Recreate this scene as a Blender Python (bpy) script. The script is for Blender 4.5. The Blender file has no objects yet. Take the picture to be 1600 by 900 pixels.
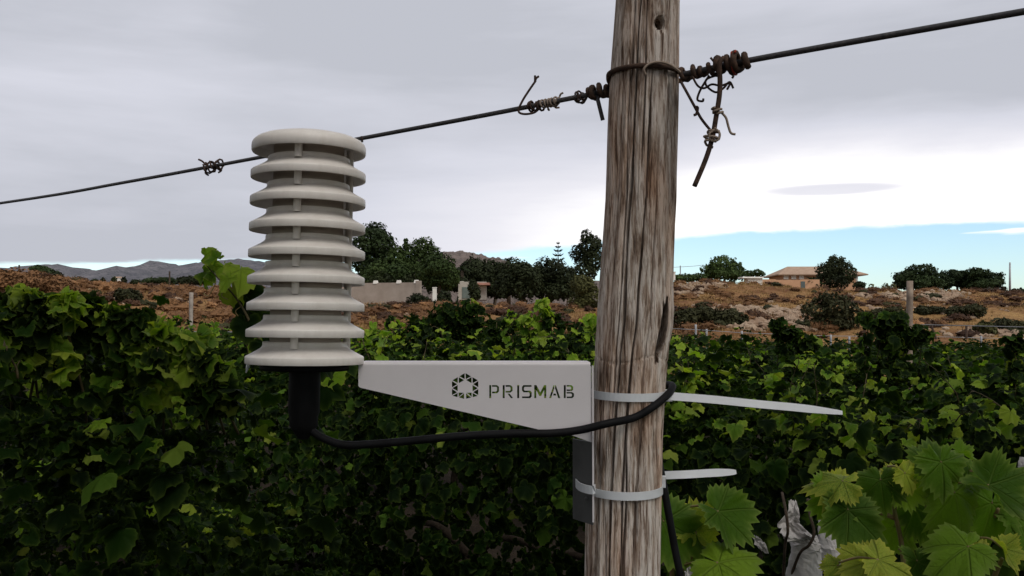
import bpy, math, random
import numpy as np
from mathutils import Vector, Matrix

random.seed(7)
RNG = np.random.default_rng(7)
sc = bpy.context.scene
COL = sc.collection
R = math.radians

# ------------------------------------------------------------------ camera
FPX = 1386.0            # focal length in pixels of the 1600 wide photograph
EYE = 1.75
HOR = 510.0             # image row of the horizon
PITCH = math.atan((HOR - 450.0) / FPX)
cam_data = bpy.data.cameras.new('camera')
cam = bpy.data.objects.new('camera', cam_data)
COL.objects.link(cam)
cam.location = (0, 0, EYE)
cam.rotation_euler = (math.pi / 2 + PITCH, 0, 0)
cam_data.sensor_width = 36.0
cam_data.lens = 36.0 * FPX / 1600.0
cam_data.clip_start = 0.05
cam_data.clip_end = 30000
sc.camera = cam

# ------------------------------------------------------------------ colour management
sc.view_settings.view_transform = 'Standard'
sc.view_settings.look = 'None'
sc.view_settings.exposure = 0.78
sc.view_settings.gamma = 1.0
sc.view_settings.use_curve_mapping = False
sc.render.engine = 'CYCLES'
sc.cycles.max_bounces = 6
sc.cycles.diffuse_bounces = 3
sc.cycles.glossy_bounces = 2
sc.cycles.transmission_bounces = 4
sc.cycles.use_denoising = True

# ------------------------------------------------------------------ sky and sun
SUN_ELEV, SUN_ROT = R(50), R(143)
world = bpy.data.worlds.new('World')
sc.world = world
world.use_nodes = True


class NT:
    """small helper around a node tree"""
    def __init__(self, tree):
        self.t = tree
        tree.nodes.clear()

    def n(self, kind, **kw):
        nd = self.t.nodes.new(kind)
        for k, v in kw.items():
            setattr(nd, k, v)
        return nd

    def link(self, a, b):
        self.t.links.new(a, b)

    def put(self, sock, v):
        if isinstance(v, bpy.types.NodeSocket):
            self.link(v, sock)
        elif v is not None:
            if isinstance(v, (tuple, list)) and len(v) == 3 and sock.type == 'RGBA':
                v = (*v, 1)
            sock.default_value = v

    def math(self, op, a, b=None, c=None, clamp=False):
        m = self.n('ShaderNodeMath', operation=op, use_clamp=clamp)
        for i, v in enumerate((a, b, c)):
            if v is not None:
                self.put(m.inputs[i], v)
        return m.outputs[0]

    def vmath(self, op, a, b=None):
        m = self.n('ShaderNodeVectorMath', operation=op)
        self.put(m.inputs[0], a)
        if b is not None:
            self.put(m.inputs[1], b)
        return m.outputs[0]

    def noise(self, vec, scale, detail=4, rough=0.55, dist=0.0):
        m = self.n('ShaderNodeTexNoise')
        if vec is not None:
            self.put(m.inputs['Vector'], vec)
        m.inputs['Scale'].default_value = scale
        m.inputs['Detail'].default_value = detail
        m.inputs['Roughness'].default_value = rough
        m.inputs['Distortion'].default_value = dist
        return m.outputs['Fac']

    def ramp(self, fac, stops, interp='LINEAR'):
        m = self.n('ShaderNodeValToRGB')
        cr = m.color_ramp
        cr.interpolation = interp
        while len(cr.elements) < len(stops):
            cr.elements.new(0.5)
        for e, (p, c) in zip(cr.elements, stops):
            e.position = p
            e.color = (*c, 1) if len(c) == 3 else c
        self.put(m.inputs[0], fac)
        return m.outputs[0]

    def mix(self, fac, a, b, mode='MIX'):
        m = self.n('ShaderNodeMix', data_type='RGBA', blend_type=mode)
        self.put(m.inputs[0], fac)
        self.put(m.inputs[6], a)
        self.put(m.inputs[7], b)
        return m.outputs[2]

    def maprange(self, v, a, b, c=0.0, d=1.0, smooth=False):
        m = self.n('ShaderNodeMapRange')
        if smooth:
            m.interpolation_type = 'SMOOTHSTEP'
        self.put(m.inputs[0], v)
        for i, x in enumerate((a, b, c, d)):
            self.put(m.inputs[1 + i], x)
        return m.outputs[0]


def build_world():
    w = NT(world.node_tree)
    tc = w.n('ShaderNodeTexCoord').outputs['Generated']
    sep = w.n('ShaderNodeSeparateXYZ')
    w.link(tc, sep.inputs[0])
    X, Y, Z = sep.outputs
    sky = w.n('ShaderNodeTexSky', sky_type='NISHITA')
    sky.sun_disc = False
    sky.sun_elevation = SUN_ELEV
    sky.sun_rotation = SUN_ROT
    sky.air_density = 1.0
    sky.dust_density = 0.6
    bg_sky = w.n('ShaderNodeBackground')
    w.link(w.mix(1.0, sky.outputs[0], w.mix(w.maprange(X, -0.35, 0.1), (0.84, 0.90, 0.95), (0.80, 0.90, 0.98)), 'MULTIPLY'), bg_sky.inputs[0])
    bg_sky.inputs[1].default_value = 0.102
    # stretched cloud coordinates
    mp = w.n('ShaderNodeMapping')
    mp.inputs['Scale'].default_value = (1.0, 1.0, 5.0)
    w.link(tc, mp.inputs[0])
    n1 = w.noise(mp.outputs[0], 2.2, 6, 0.55, 0.3)
    mp2 = w.n('ShaderNodeMapping')
    mp2.inputs['Scale'].default_value = (1.0, 1.0, 4.0)
    mp2.inputs['Location'].default_value = (3.1, 1.7, 0.4)
    w.link(tc, mp2.inputs[0])
    n2 = w.noise(mp2.outputs[0], 1.3, 5, 0.5, 0.2)
    mp3 = w.n('ShaderNodeMapping')
    mp3.inputs['Scale'].default_value = (1.0, 1.0, 14.0)
    mp3.inputs['Location'].default_value = (0.6, 0.2, 1.4)
    w.link(tc, mp3.inputs[0])
    n3 = w.noise(mp3.outputs[0], 3.0, 4, 0.6, 0.2)
    # lower edge of the cloud deck: higher on the right than on the left
    base = w.maprange(X, -0.45, 0.30, 0.061, 0.104)
    nf = w.noise(mp.outputs[0], 11.0, 5, 0.65, 0.4)
    base = w.math('ADD', base, w.math('MULTIPLY', w.math('SUBTRACT', nf, 0.5), 0.010))
    edge = w.math('ADD', base, w.math('MULTIPLY', w.math('SUBTRACT', n1, 0.5), 0.030))
    d = w.math('SUBTRACT', Z, edge)
    deck = w.maprange(d, w.maprange(n1, 0.35, 0.65, -0.006, -0.0012), 0.0030, 0, 1, True)
    # thin loose cloud bars in the clear strip
    bars = w.maprange(n3, 0.60, 0.68, 0, 0.9, True)
    cover = w.math('MAXIMUM', deck, w.math('MULTIPLY', bars, w.maprange(Z, 0.05, 0.085, 0, 1)))
    # brightness of the deck, whitest just over its edge and more so on the right
    glow = w.maprange(d, 0.01, 0.135, 1, 0, True)
    side = w.maprange(X, -0.26, 0.24, 0.0, 1.08)
    glow = w.math('MULTIPLY', glow, side)
    soft = w.math('ADD', glow, w.math('MULTIPLY', w.math('SUBTRACT', n2, 0.5), 0.80))
    soft = w.math('ADD', soft, w.math('MULTIPLY', w.math('SUBTRACT', n1, 0.5), 0.50))
    soft = w.math('ADD', soft, w.math('MULTIPLY', w.math('SUBTRACT', n3, 0.5), 0.12))
    low = w.math('MULTIPLY', w.maprange(d, 0.0, 0.12, 1, 0, True), w.maprange(X, -0.12, -0.42, 0, 0.16))
    soft = w.math('SUBTRACT', soft, low)
    # one long grey bar of cloud in front of the bright band
    bx = w.math('DIVIDE', w.math('SUBTRACT', X, 0.335), 0.085)
    bz = w.math('DIVIDE', w.math('SUBTRACT', w.math('SUBTRACT', Z, w.math('MULTIPLY', n1, 0.012)), 0.1375), 0.0075)
    bar = w.maprange(w.math('ADD', w.math('MULTIPLY', bx, bx), w.math('MULTIPLY', bz, bz)), 0.2, 1.1, 0.55, 0, True)
    soft = w.math('SUBTRACT', soft, bar)
    col = w.ramp(soft, [(0.0, (0.46, 0.475, 0.53)), (0.22, (0.60, 0.61, 0.68)), (0.5, (0.74, 0.735, 0.79)), (0.85, (1.05, 1.03, 1.02))])
    bg_cl = w.n('ShaderNodeBackground')
    w.link(col, bg_cl.inputs[0])
    bg_cl.inputs[1].default_value = 0.675
    mx = w.n('ShaderNodeMixShader')
    w.link(cover, mx.inputs[0])
    w.link(bg_sky.outputs[0], mx.inputs[1])
    w.link(bg_cl.outputs[0], mx.inputs[2])
    out = w.n('ShaderNodeOutputWorld')
    w.link(mx.outputs[0], out.inputs[0])


build_world()
sun_d = bpy.data.lights.new('sun', 'SUN')
sun_d.energy = 1.5
sun_d.angle = R(35)
sun_d.color = (1.0, 0.95, 0.88)
sun = bpy.data.objects.new('sun', sun_d)
COL.objects.link(sun)
_sd = Vector((math.sin(SUN_ROT) * math.cos(SUN_ELEV), math.cos(SUN_ROT) * math.cos(SUN_ELEV), math.sin(SUN_ELEV)))
sun.rotation_euler = _sd.to_track_quat('Z', 'Y').to_euler()


# ------------------------------------------------------------------ general helpers
def P(px, py, y):
    """world point seen at pixel (px, py) of the photograph at depth y metres"""
    F = Vector((0, math.cos(PITCH), math.sin(PITCH)))
    U = Vector((0, -math.sin(PITCH), math.cos(PITCH)))
    v = F * FPX + Vector((1, 0, 0)) * (px - 800) + U * (450 - py)
    return Vector((0, 0, EYE)) + v * (y / v.y)


def tag(o, label=None, cat=None, group=None, kind=None):
    if label: o['label'] = label
    if cat: o['category'] = cat
    if group: o['group'] = group
    if kind: o['kind'] = kind
    return o


def empty(name, loc, label=None, cat=None, group=None):
    o = bpy.data.objects.new(name, None)
    COL.objects.link(o)
    o.location = loc
    o.empty_display_size = 0.1
    return tag(o, label, cat, group)


def link_mesh(name, me, parent=None, local=False):
    """link a mesh; its vertices are in world space unless local"""
    o = bpy.data.objects.new(name, me)
    COL.objects.link(o)
    if parent is not None:
        o.parent = parent
        if not local:
            m = Matrix.Identity(4)
            p = parent
            while p is not None:
                m = p.matrix_basis @ m
                p = p.parent
            o.matrix_parent_inverse = m.inverted()
    return o


class MB:
    """collects verts and faces of ONE mesh"""
    def __init__(self):
        self.v, self.f, self.mi = [], [], []
        self.m = 0

    def add(self, vs, fs):
        b = len(self.v)
        self.v += [tuple(x) for x in vs]
        self.f += [tuple(i + b for i in f) for f in fs]
        self.mi += [self.m] * len(fs)

    def box(self, c, s, rz=0.0, taper=1.0):
        c = Vector(c)
        m = Matrix.Rotation(rz, 3, 'Z')
        vs = []
        for z in (-1, 1):
            k = taper if z > 0 else 1.0
            for x, y in ((-1, -1), (1, -1), (1, 1), (-1, 1)):
                vs.append(c + m @ Vector((x * s[0] / 2 * k, y * s[1] / 2 * k, z * s[2] / 2)))
        self.add(vs, [(3, 2, 1, 0), (4, 5, 6, 7), (0, 1, 5, 4), (1, 2, 6, 5), (2, 3, 7, 6), (3, 0, 4, 7)])

    def tube(self, pts, rad, n=8, caps=True):
        pts = [Vector(p) for p in pts]
        k = len(pts)
        rr = rad if hasattr(rad, '__len__') else [rad] * k
        t0 = (pts[1] - pts[0]).normalized()
        up = Vector((0, 0, 1)) if abs(t0.z) < 0.9 else Vector((1, 0, 0))
        nx = t0.cross(up).normalized()
        vs = []
        for i in range(k):
            t = (pts[min(i + 1, k - 1)] - pts[max(i - 1, 0)])
            if t.length < 1e-9: t = t0
            t = t.normalized()
            nx = (nx - t * nx.dot(t))
            nx = nx.normalized() if nx.length > 1e-6 else t.orthogonal().normalized()
            ny = t.cross(nx)
            for j in range(n):
                a = 2 * math.pi * j / n
                vs.append(pts[i] + (nx * math.cos(a) + ny * math.sin(a)) * rr[i])
        fs = []
        for i in range(k - 1):
            for j in range(n):
                a, b = i * n + j, i * n + (j + 1) % n
                fs.append((a, b, b + n, a + n))
        if caps:
            fs.append(tuple(reversed(range(n))))
            fs.append(tuple(range((k - 1) * n, k * n)))
        self.add(vs, fs)

    def lathe(self, prof, n=64, center=(0, 0, 0), close=False):
        vs, fs = [], []
        k = len(prof)
        for r, z in prof:
            for j in range(n):
                a = 2 * math.pi * j / n
                vs.append((center[0] + r * math.cos(a), center[1] + r * math.sin(a), center[2] + z))
        for i in range(k - 1 + (1 if close else 0)):
            i2 = (i + 1) % k
            for j in range(n):
                a, b = i * n + j, i * n + (j + 1) % n
                c, d = i2 * n + (j + 1) % n, i2 * n + j
                fs.append((a, b, c, d))
        self.add(vs, fs)

    sharp = None

    def mesh(self, name, mats, smooth=False):
        me = bpy.data.meshes.new(name)
        me.from_pydata(self.v, [], self.f)
        for m in (mats if isinstance(mats, (list, tuple)) else [mats]):
            me.materials.append(m)
        if any(self.mi):
            me.polygons.foreach_set('material_index', self.mi)
        if smooth:
            me.polygons.foreach_set('use_smooth', [True] * len(me.polygons))
        me.update()
        if self.sharp:
            me.set_sharp_from_angle(angle=R(self.sharp))
        return me

    def build(self, name, mats, parent=None, smooth=False, local=False):
        return link_mesh(name, self.mesh(name, mats, smooth), parent, local)


def smooth_path(pts, n=8):
    """Catmull-Rom through the points"""
    pts = [Vector(p) for p in pts]
    out = []
    for i in range(len(pts) - 1):
        p0, p1, p2, p3 = pts[max(i - 1, 0)], pts[i], pts[i + 1], pts[min(i + 2, len(pts) - 1)]
        for k in range(n):
            t = k / n
            out.append(0.5 * ((2 * p1) + (p2 - p0) * t + (2 * p0 - 5 * p1 + 4 * p2 - p3) * t * t + (3 * p1 - p0 - 3 * p2 + p3) * t ** 3))
    out.append(pts[-1])
    return out


def vnoise(x, y, seed=0):
    """vectorised value noise 0..1"""
    x, y = np.asarray(x, float), np.asarray(y, float)
    xi, yi = np.floor(x).astype(np.int64), np.floor(y).astype(np.int64)
    fx, fy = x - xi, y - yi
    fx, fy = fx * fx * (3 - 2 * fx), fy * fy * (3 - 2 * fy)

    def h(a, b):
        n = (a * 374761393 + b * 668265263 + seed * 1442695041) & 0xffffffff
        n = ((n ^ (n >> 13)) * 1274126177) & 0xffffffff
        return ((n ^ (n >> 16)) & 0xffff) / 65535.0
    return (h(xi, yi) * (1 - fx) + h(xi + 1, yi) * fx) * (1 - fy) + (h(xi, yi + 1) * (1 - fx) + h(xi + 1, yi + 1) * fx) * fy


def fbm(x, y, seed=0, oct=4):
    s, a, t = 0, 1.0, 0
    for i in range(oct):
        s = s + a * vnoise(x * 2 ** i, y * 2 ** i, seed + i)
        t += a
        a *= 0.5
    return s / t


def wob(p, amp):
    return Vector(p) + Vector((random.uniform(-amp, amp), random.uniform(-amp, amp), random.uniform(-amp, amp)))


# ------------------------------------------------------------------ materials
def material(name):
    m = bpy.data.materials.new(name)
    m.use_nodes = True
    return m, NT(m.node_tree)


def finish(nt, color, rough=0.7, spec=0.3, metal=0.0, bump=None, bump_d=0.01, bump_s=0.6, extra=None):
    b = nt.n('ShaderNodeBsdfPrincipled')
    nt.put(b.inputs['Base Color'], color)
    nt.put(b.inputs['Roughness'], rough)
    nt.put(b.inputs['Metallic'], metal)
    b.inputs['Specular IOR Level'].default_value = spec
    if bump is not None:
        bp = nt.n('ShaderNodeBump')
        bp.inputs['Distance'].default_value = bump_d
        bp.inputs['Strength'].default_value = bump_s
        nt.link(bump, bp.inputs['Height'])
        nt.link(bp.outputs[0], b.inputs['Normal'])
    out = nt.n('ShaderNodeOutputMaterial')
    nt.link(b.outputs[0], out.inputs[0])
    return b


def simple(name, c1, c2=None, scale=20, rough=0.7, spec=0.3, metal=0.0, bump=0.0, bump_d=0.003, coord='Object'):
    m, nt = material(name)
    tc = nt.n('ShaderNodeTexCoord').outputs[coord]
    n = nt.noise(tc, scale, 5, 0.6)
    col = nt.ramp(n, [(0.3, c1), (0.7, c2 or c1)])
    finish(nt, col, rough, spec, metal, n if bump else None, bump_d, bump)
    return m


def leaf_material(name, stops, transl=0.32, edge_col=(0.20, 0.24, 0.05), edge_amt=0.6, veins=False, mottled=None, spec=0.2, under=(0.11, 0.15, 0.08)):
    m, nt = material(name)
    oi = nt.n('ShaderNodeObjectInfo').outputs['Random']
    gi = nt.n('ShaderNodeNewGeometry')
    rnd = nt.math('FRACT', nt.math('ADD', oi, gi.outputs['Random Per Island']))
    col = nt.ramp(rnd, stops)
    at = nt.n('ShaderNodeAttribute', attribute_name='edge').outputs['Fac']
    uv = nt.n('ShaderNodeUVMap').outputs[0]
    # patchy tone over the blade
    tc = nt.n('ShaderNodeTexCoord').outputs['Object']
    nz = nt.noise(tc, 34, 3, 0.6)
    col = nt.mix(nt.maprange(nz, 0.35, 0.75, 0, 0.35), col, nt.mix(1.0, col, (1.5, 1.45, 1.0), 'MULTIPLY'))
    e = nt.math('MULTIPLY', nt.math('POWER', at, 7.0), edge_amt)
    col = nt.mix(e, col, edge_col)
    if mottled:
        nm = nt.noise(tc, 60, 5, 0.65, 0.5)
        col = nt.mix(nt.maprange(nm, 0.42, 0.62, 0, 0.85), col, mottled)
    bump = None
    if veins:
        sp = nt.n('ShaderNodeSeparateXYZ')
        nt.link(uv, sp.inputs[0])
        tot = None
        for a, ln in ((0, 1.0), (50, 0.85), (-50, 0.85), (104, 0.6), (-104, 0.6)):
            s_, c_ = math.sin(R(a)), math.cos(R(a))
            u, v = sp.outputs[0], sp.outputs[1]
            cross = nt.math('ABSOLUTE', nt.math('SUBTRACT', nt.math('MULTIPLY', u, c_), nt.math('MULTIPLY', v, s_)))
            along = nt.math('ADD', nt.math('MULTIPLY', u, s_), nt.math('MULTIPLY', v, c_))
            w = nt.math('MULTIPLY', nt.maprange(cross, 0.008, 0.030, 1, 0), nt.maprange(along, 0.0, 0.02, 0, 1))
            # side ribs
            saw = nt.math('PINGPONG', nt.math('SUBTRACT', along, nt.math('MULTIPLY', cross, 0.85)), 0.075)
            rib = nt.math('MULTIPLY', nt.maprange(saw, 0.0, 0.010, 0.55, 0), nt.math('MULTIPLY', nt.maprange(cross, 0.0, 0.22, 1, 0), nt.maprange(along, 0.05, 0.1, 0, 1)))
            w = nt.math('MAXIMUM', w, rib)
            tot = w if tot is None else nt.math('MAXIMUM', tot, w)
        col = nt.mix(nt.math('MULTIPLY', tot, 0.16), col, (0.20, 0.27, 0.07))
        bump = nt.math('SUBTRACT', nt.math('MULTIPLY', nz, 0.4), tot)
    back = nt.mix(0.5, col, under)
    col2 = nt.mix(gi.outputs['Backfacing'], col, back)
    b = nt.n('ShaderNodeBsdfPrincipled')
    nt.link(col2, b.inputs['Base Color'])
    b.inputs['Roughness'].default_value = 0.55
    b.inputs['Specular IOR Level'].default_value = spec
    if bump is not None:
        bp = nt.n('ShaderNodeBump')
        bp.inputs['Distance'].default_value = 0.004
        bp.inputs['Strength'].default_value = 0.8
        nt.link(bump, bp.inputs['Height'])
        nt.link(bp.outputs[0], b.inputs['Normal'])
    tr = nt.n('ShaderNodeBsdfTranslucent')
    nt.link(nt.mix(1.0, col, (1.5, 1.6, 0.55), 'MULTIPLY'), tr.inputs[0])
    mx = nt.n('ShaderNodeMixShader')
    mx.inputs[0].default_value = transl
    nt.link(b.outputs[0], mx.inputs[1])
    nt.link(tr.outputs[0], mx.inputs[2])
    out = nt.n('ShaderNodeOutputMaterial')
    nt.link(mx.outputs[0], out.inputs[0])
    return m


VINE_STOPS = [(0.0, (0.0035, 0.008, 0.0025)), (0.62, (0.005, 0.0125, 0.003)), (0.90, (0.011, 0.029, 0.004)), (0.965, (0.055, 0.105, 0.013)), (1.0, (0.17, 0.20, 0.035))]  # greens deepened to stand in for the shade inside the rows
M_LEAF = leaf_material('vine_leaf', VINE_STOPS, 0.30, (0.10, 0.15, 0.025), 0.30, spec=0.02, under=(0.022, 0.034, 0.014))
M_TIP = leaf_material('young_lit_leaf', [(0.0, (0.055, 0.125, 0.010)), (0.6, (0.14, 0.24, 0.018)), (1.0, (0.25, 0.31, 0.035))], 0.42, (0.24, 0.28, 0.05), 0.7, True, spec=0.08)  # young green, brightened to stand in for light on the row tops
M_BIG = leaf_material('broad_leaf', [(0.0, (0.030, 0.072, 0.006)), (0.5, (0.080, 0.165, 0.010)), (1.0, (0.18, 0.285, 0.020))], 0.40, (0.17, 0.24, 0.05), 0.8, True, spec=0.12)
M_YEL = leaf_material('yellowing_leaf', [(0.0, (0.11, 0.21, 0.018)), (1.0, (0.23, 0.31, 0.03))], 0.40, (0.40, 0.40, 0.06), 0.9, True, (0.36, 0.36, 0.05))
M_CANE = simple('vine_cane', (0.035, 0.030, 0.012), (0.075, 0.055, 0.022), 60, 0.75)
M_GCANE = simple('green_cane', (0.16, 0.16, 0.05), (0.24, 0.15, 0.07), 40, 0.6)
M_BARK = simple('vine_bark', (0.03, 0.022, 0.016), (0.09, 0.065, 0.045), 40, 0.9, 0.2, 0, 0.8, 0.01)
def weathered_plastic():
    m, nt = material('white_plastic')
    tc = nt.n('ShaderNodeTexCoord').outputs['Object']
    mp = nt.n('ShaderNodeMapping')
    mp.inputs['Scale'].default_value = (1, 1, 0.25)
    nt.link(tc, mp.inputs[0])
    st = nt.noise(mp.outputs[0], 60, 5, 0.65)
    sp = nt.noise(tc, 300, 4, 0.7)
    c = nt.ramp(st, [(0.30, (0.70, 0.655, 0.60)), (0.60, (0.775, 0.735, 0.685))])
    c = nt.mix(nt.maprange(sp, 0.62, 0.74, 0, 0.25), c, (0.50, 0.46, 0.40))
    finish(nt, c, nt.maprange(st, 0.3, 0.7, 0.55, 0.36), 0.42, 0, sp, 0.0004, 0.25)
    return m


M_WHITE = weathered_plastic()
M_CORE = simple('brown_inner_plastic', (0.40, 0.34, 0.29), (0.46, 0.39, 0.34), 20, 0.7)
M_BRACKET = simple('white_powder_coat', (0.62, 0.585, 0.595), (0.69, 0.655, 0.665), 9, 0.45, 0.35, 0, 0.15, 0.0004)
M_STEEL = simple('grey_sheet_edge', (0.055, 0.055, 0.055), (0.09, 0.09, 0.09), 30, 0.5)
M_BLACK = simple('black_rubber', (0.004, 0.004, 0.0045), (0.009, 0.009, 0.010), 50, 0.6, 0.12)
M_NYLON = simple('clear_nylon', (0.62, 0.64, 0.66), (0.70, 0.72, 0.74), 30, 0.35, 0.5)
M_WIRE = simple('weathered_wire', (0.055, 0.055, 0.062), (0.12, 0.115, 0.115), 260, 0.55, 0.5, 0.3)
M_RUST = simple('rusty_wire', (0.035, 0.026, 0.022), (0.13, 0.075, 0.05), 160, 0.85, 0.3, 0.2, 0.6, 0.001)
M_TEND = simple('dry_tendril', (0.22, 0.16, 0.12), (0.42, 0.34, 0.27), 120, 0.85)
M_TENDD = simple('dark_tendril', (0.03, 0.02, 0.018), (0.10, 0.06, 0.045), 120, 0.85)
M_RED = simple('red_thread', (0.30, 0.03, 0.02), (0.38, 0.06, 0.03), 60, 0.7)
M_PAPER = simple('white_paper', (0.40, 0.38, 0.37), (0.58, 0.56, 0.54), 22, 0.85, 0.2, 0, 0.9, 0.006)


def wood_material():
    m, nt = material('weathered_wood')
    tc = nt.n('ShaderNodeTexCoord').outputs['Object']

    def st(z, loc=(0, 0, 0)):
        mp = nt.n('ShaderNodeMapping')
        mp.inputs['Scale'].default_value = (1, 1, z)
        mp.inputs['Location'].default_value = loc
        nt.link(tc, mp.inputs[0])
        return mp.outputs[0]
    fine = nt.noise(st(0.07), 420, 6, 0.7, 0.3)
    mid = nt.noise(st(0.10, (2, 1, 0)), 150, 6, 0.65, 0.4)
    big = nt.noise(st(0.25, (5, 3, 1)), 22, 4, 0.55, 0.4)
    flake = nt.noise(st(0.12, (9, 2, 4)), 150, 4, 0.7, 0.8)
    a = nt.ramp(mid, [(0.34, (0.11, 0.072, 0.052)), (0.43, (0.36, 0.28, 0.22)), (0.53, (0.64, 0.565, 0.50)), (0.8, (0.78, 0.735, 0.68))])
    warm = nt.mix(nt.maprange(big, 0.46, 0.64, 0, 0.6), a, nt.mix(1.0, a, (0.92, 0.62, 0.42), 'MULTIPLY'))
    f = nt.mix(nt.maprange(fine, 0.41, 0.50, 0.8, 0), warm, nt.mix(1.0, warm, (0.36, 0.28, 0.23), 'MULTIPLY'))
    g = nt.mix(nt.maprange(flake, 0.60, 0.72, 0, 0.5), f, (0.66, 0.62, 0.57))
    h = nt.math('ADD', nt.math('MULTIPLY', fine, 0.6), nt.math('MULTIPLY', mid, 0.6))
    finish(nt, g, 0.88, 0.2, 0, h, 0.0025, 0.9)
    return m


M_WOOD = wood_material()
M_BROWNW = simple('brown_post_wood', (0.11, 0.08, 0.06), (0.27, 0.21, 0.16), 9, 0.9)
M_OLDWOOD = simple('grey_stake_wood', (0.14, 0.115, 0.095), (0.34, 0.30, 0.26), 9, 0.9)


def ground_material():
    m, nt = material('dry_ground')
    geo = nt.n('ShaderNodeNewGeometry')
    pos = geo.outputs['Position']
    n1 = nt.noise(pos, 0.16, 5, 0.6, 0.4)
    n2 = nt.noise(pos, 1.1, 6, 0.65, 0.3)
    n3 = nt.noise(pos, 5.0, 5, 0.7)
    soil = nt.ramp(n2, [(0.30, (0.065, 0.028, 0.013)), (0.5, (0.15, 0.070, 0.030)), (0.7, (0.27, 0.155, 0.075))])
    straw = nt.ramp(n3, [(0.3, (0.16, 0.085, 0.032)), (0.6, (0.33, 0.20, 0.080)), (0.8, (0.43, 0.29, 0.13))])
    c = nt.mix(nt.maprange(n1, 0.42, 0.60), soil, straw)
    rock = nt.ramp(n3, [(0.3, (0.24, 0.15, 0.09)), (0.55, (0.40, 0.29, 0.20)), (0.75, (0.54, 0.45, 0.36))])
    sp = nt.n('ShaderNodeSeparateXYZ')
    nt.link(geo.outputs['Normal'], sp.inputs[0])
    steep = nt.maprange(nt.math('ADD', sp.outputs[2], nt.math('MULTIPLY', n2, 0.10)), 0.965, 0.90, 0, 1)
    c = nt.mix(nt.math('MULTIPLY', steep, 0.85), c, rock)
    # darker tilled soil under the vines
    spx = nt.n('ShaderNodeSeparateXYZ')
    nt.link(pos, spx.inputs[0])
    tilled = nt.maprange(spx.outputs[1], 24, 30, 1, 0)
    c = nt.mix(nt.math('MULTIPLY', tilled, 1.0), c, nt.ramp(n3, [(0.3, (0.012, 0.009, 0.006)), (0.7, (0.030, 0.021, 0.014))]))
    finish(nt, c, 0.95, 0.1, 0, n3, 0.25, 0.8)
    return m


def hill_material(name, c1, c2, c3, sc_=0.01):
    m, nt = material(name)
    pos = nt.n('ShaderNodeNewGeometry').outputs['Position']
    n1 = nt.noise(pos, sc_, 8, 0.68, 0.3)
    n2 = nt.noise(pos, sc_ * 9, 5, 0.7)
    c = nt.ramp(n1, [(0.35, c1), (0.65, c2)])
    c = nt.mix(nt.maprange(n2, 0.50, 0.62, 0, 0.8), c, c3)
    finish(nt, c, 0.95, 0.1, 0, n1, 20, 0.6)
    return m


M_GROUND = ground_material()


def tree_mat(name, c1, c2, transl=0.15):
    m, nt = material(name)
    gi = nt.n('ShaderNodeNewGeometry')
    cl = nt.n('ShaderNodeAttribute', attribute_name='clump').outputs['Fac']
    rnd = nt.math('ADD', nt.math('MULTIPLY', gi.outputs['Random Per Island'], 0.38), nt.math('MULTIPLY', cl, 0.62))
    gr = nt.noise(gi.outputs['Position'], 9.0, 4, 0.75)
    rnd = nt.math('ADD', rnd, nt.math('MULTIPLY', nt.math('SUBTRACT', gr, 0.5), 0.9))
    col = nt.ramp(rnd, [(0.0, c1), (0.8, c2), (1.0, tuple(min(1, x * 1.7) for x in c2))])
    b = nt.n('ShaderNodeBsdfPrincipled')
    nt.link(col, b.inputs['Base Color'])
    b.inputs['Roughness'].default_value = 0.7
    b.inputs['Specular IOR Level'].default_value = 0.15
    tr = nt.n('ShaderNodeBsdfTranslucent')
    nt.link(col, tr.inputs[0])
    mx = nt.n('ShaderNodeMixShader')
    mx.inputs[0].default_value = transl
    nt.link(b.outputs[0], mx.inputs[1])
    nt.link(tr.outputs[0], mx.inputs[2])
    out = nt.n('ShaderNodeOutputMaterial')
    nt.link(mx.outputs[0], out.inputs[0])
    return m


M_PINE = tree_mat('pine_foliage', (0.010, 0.018, 0.007), (0.028, 0.045, 0.014))
M_BROAD = tree_mat('broad_foliage', (0.016, 0.030, 0.008), (0.045, 0.070, 0.018))
M_DARK = tree_mat('dark_foliage', (0.010, 0.014, 0.006), (0.026, 0.034, 0.012))
M_OLIVE = tree_mat('olive_foliage', (0.040, 0.042, 0.014), (0.085, 0.085, 0.028))
M_DRY = tree_mat('dry_foliage', (0.075, 0.036, 0.016), (0.18, 0.092, 0.040), 0.1)
M_DRYD = tree_mat('dark_dry_foliage', (0.026, 0.013, 0.008), (0.075, 0.038, 0.020), 0.1)
M_STRAWB = tree_mat('tawny_scrub', (0.20, 0.115, 0.042), (0.38, 0.235, 0.095), 0.1)
M_SCRUBG = tree_mat('green_scrub', (0.014, 0.017, 0.006), (0.038, 0.038, 0.014), 0.1)
M_STRAW = tree_mat('straw', (0.20, 0.12, 0.045), (0.40, 0.26, 0.11), 0.2)
M_TRUNK = simple('tree_bark', (0.035, 0.027, 0.020), (0.085, 0.065, 0.048), 6, 0.9, 0.1, 0, 0.8, 0.03)
M_ROCK = simple('limestone', (0.17, 0.105, 0.068), (0.33, 0.255, 0.185), 1.6, 0.95, 0.1, 0, 0.8, 0.05)
M_WORN = simple('worn_limewash', (0.34, 0.31, 0.27), (0.44, 0.41, 0.36), 2.0, 0.9)
M_CONC = simple('old_render', (0.25, 0.205, 0.17), (0.35, 0.295, 0.25), 1.2, 0.9, 0.1, 0, 0.3, 0.01)
M_LIME = simple('white_limewash', (0.55, 0.52, 0.47), (0.68, 0.65, 0.60), 2.0, 0.9)
M_ORANGE = simple('ochre_render', (0.40, 0.225, 0.13), (0.46, 0.275, 0.165), 0.9, 0.9)
M_TILE = simple('clay_tile', (0.27, 0.175, 0.12), (0.36, 0.26, 0.185), 2.4, 0.9)
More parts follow.
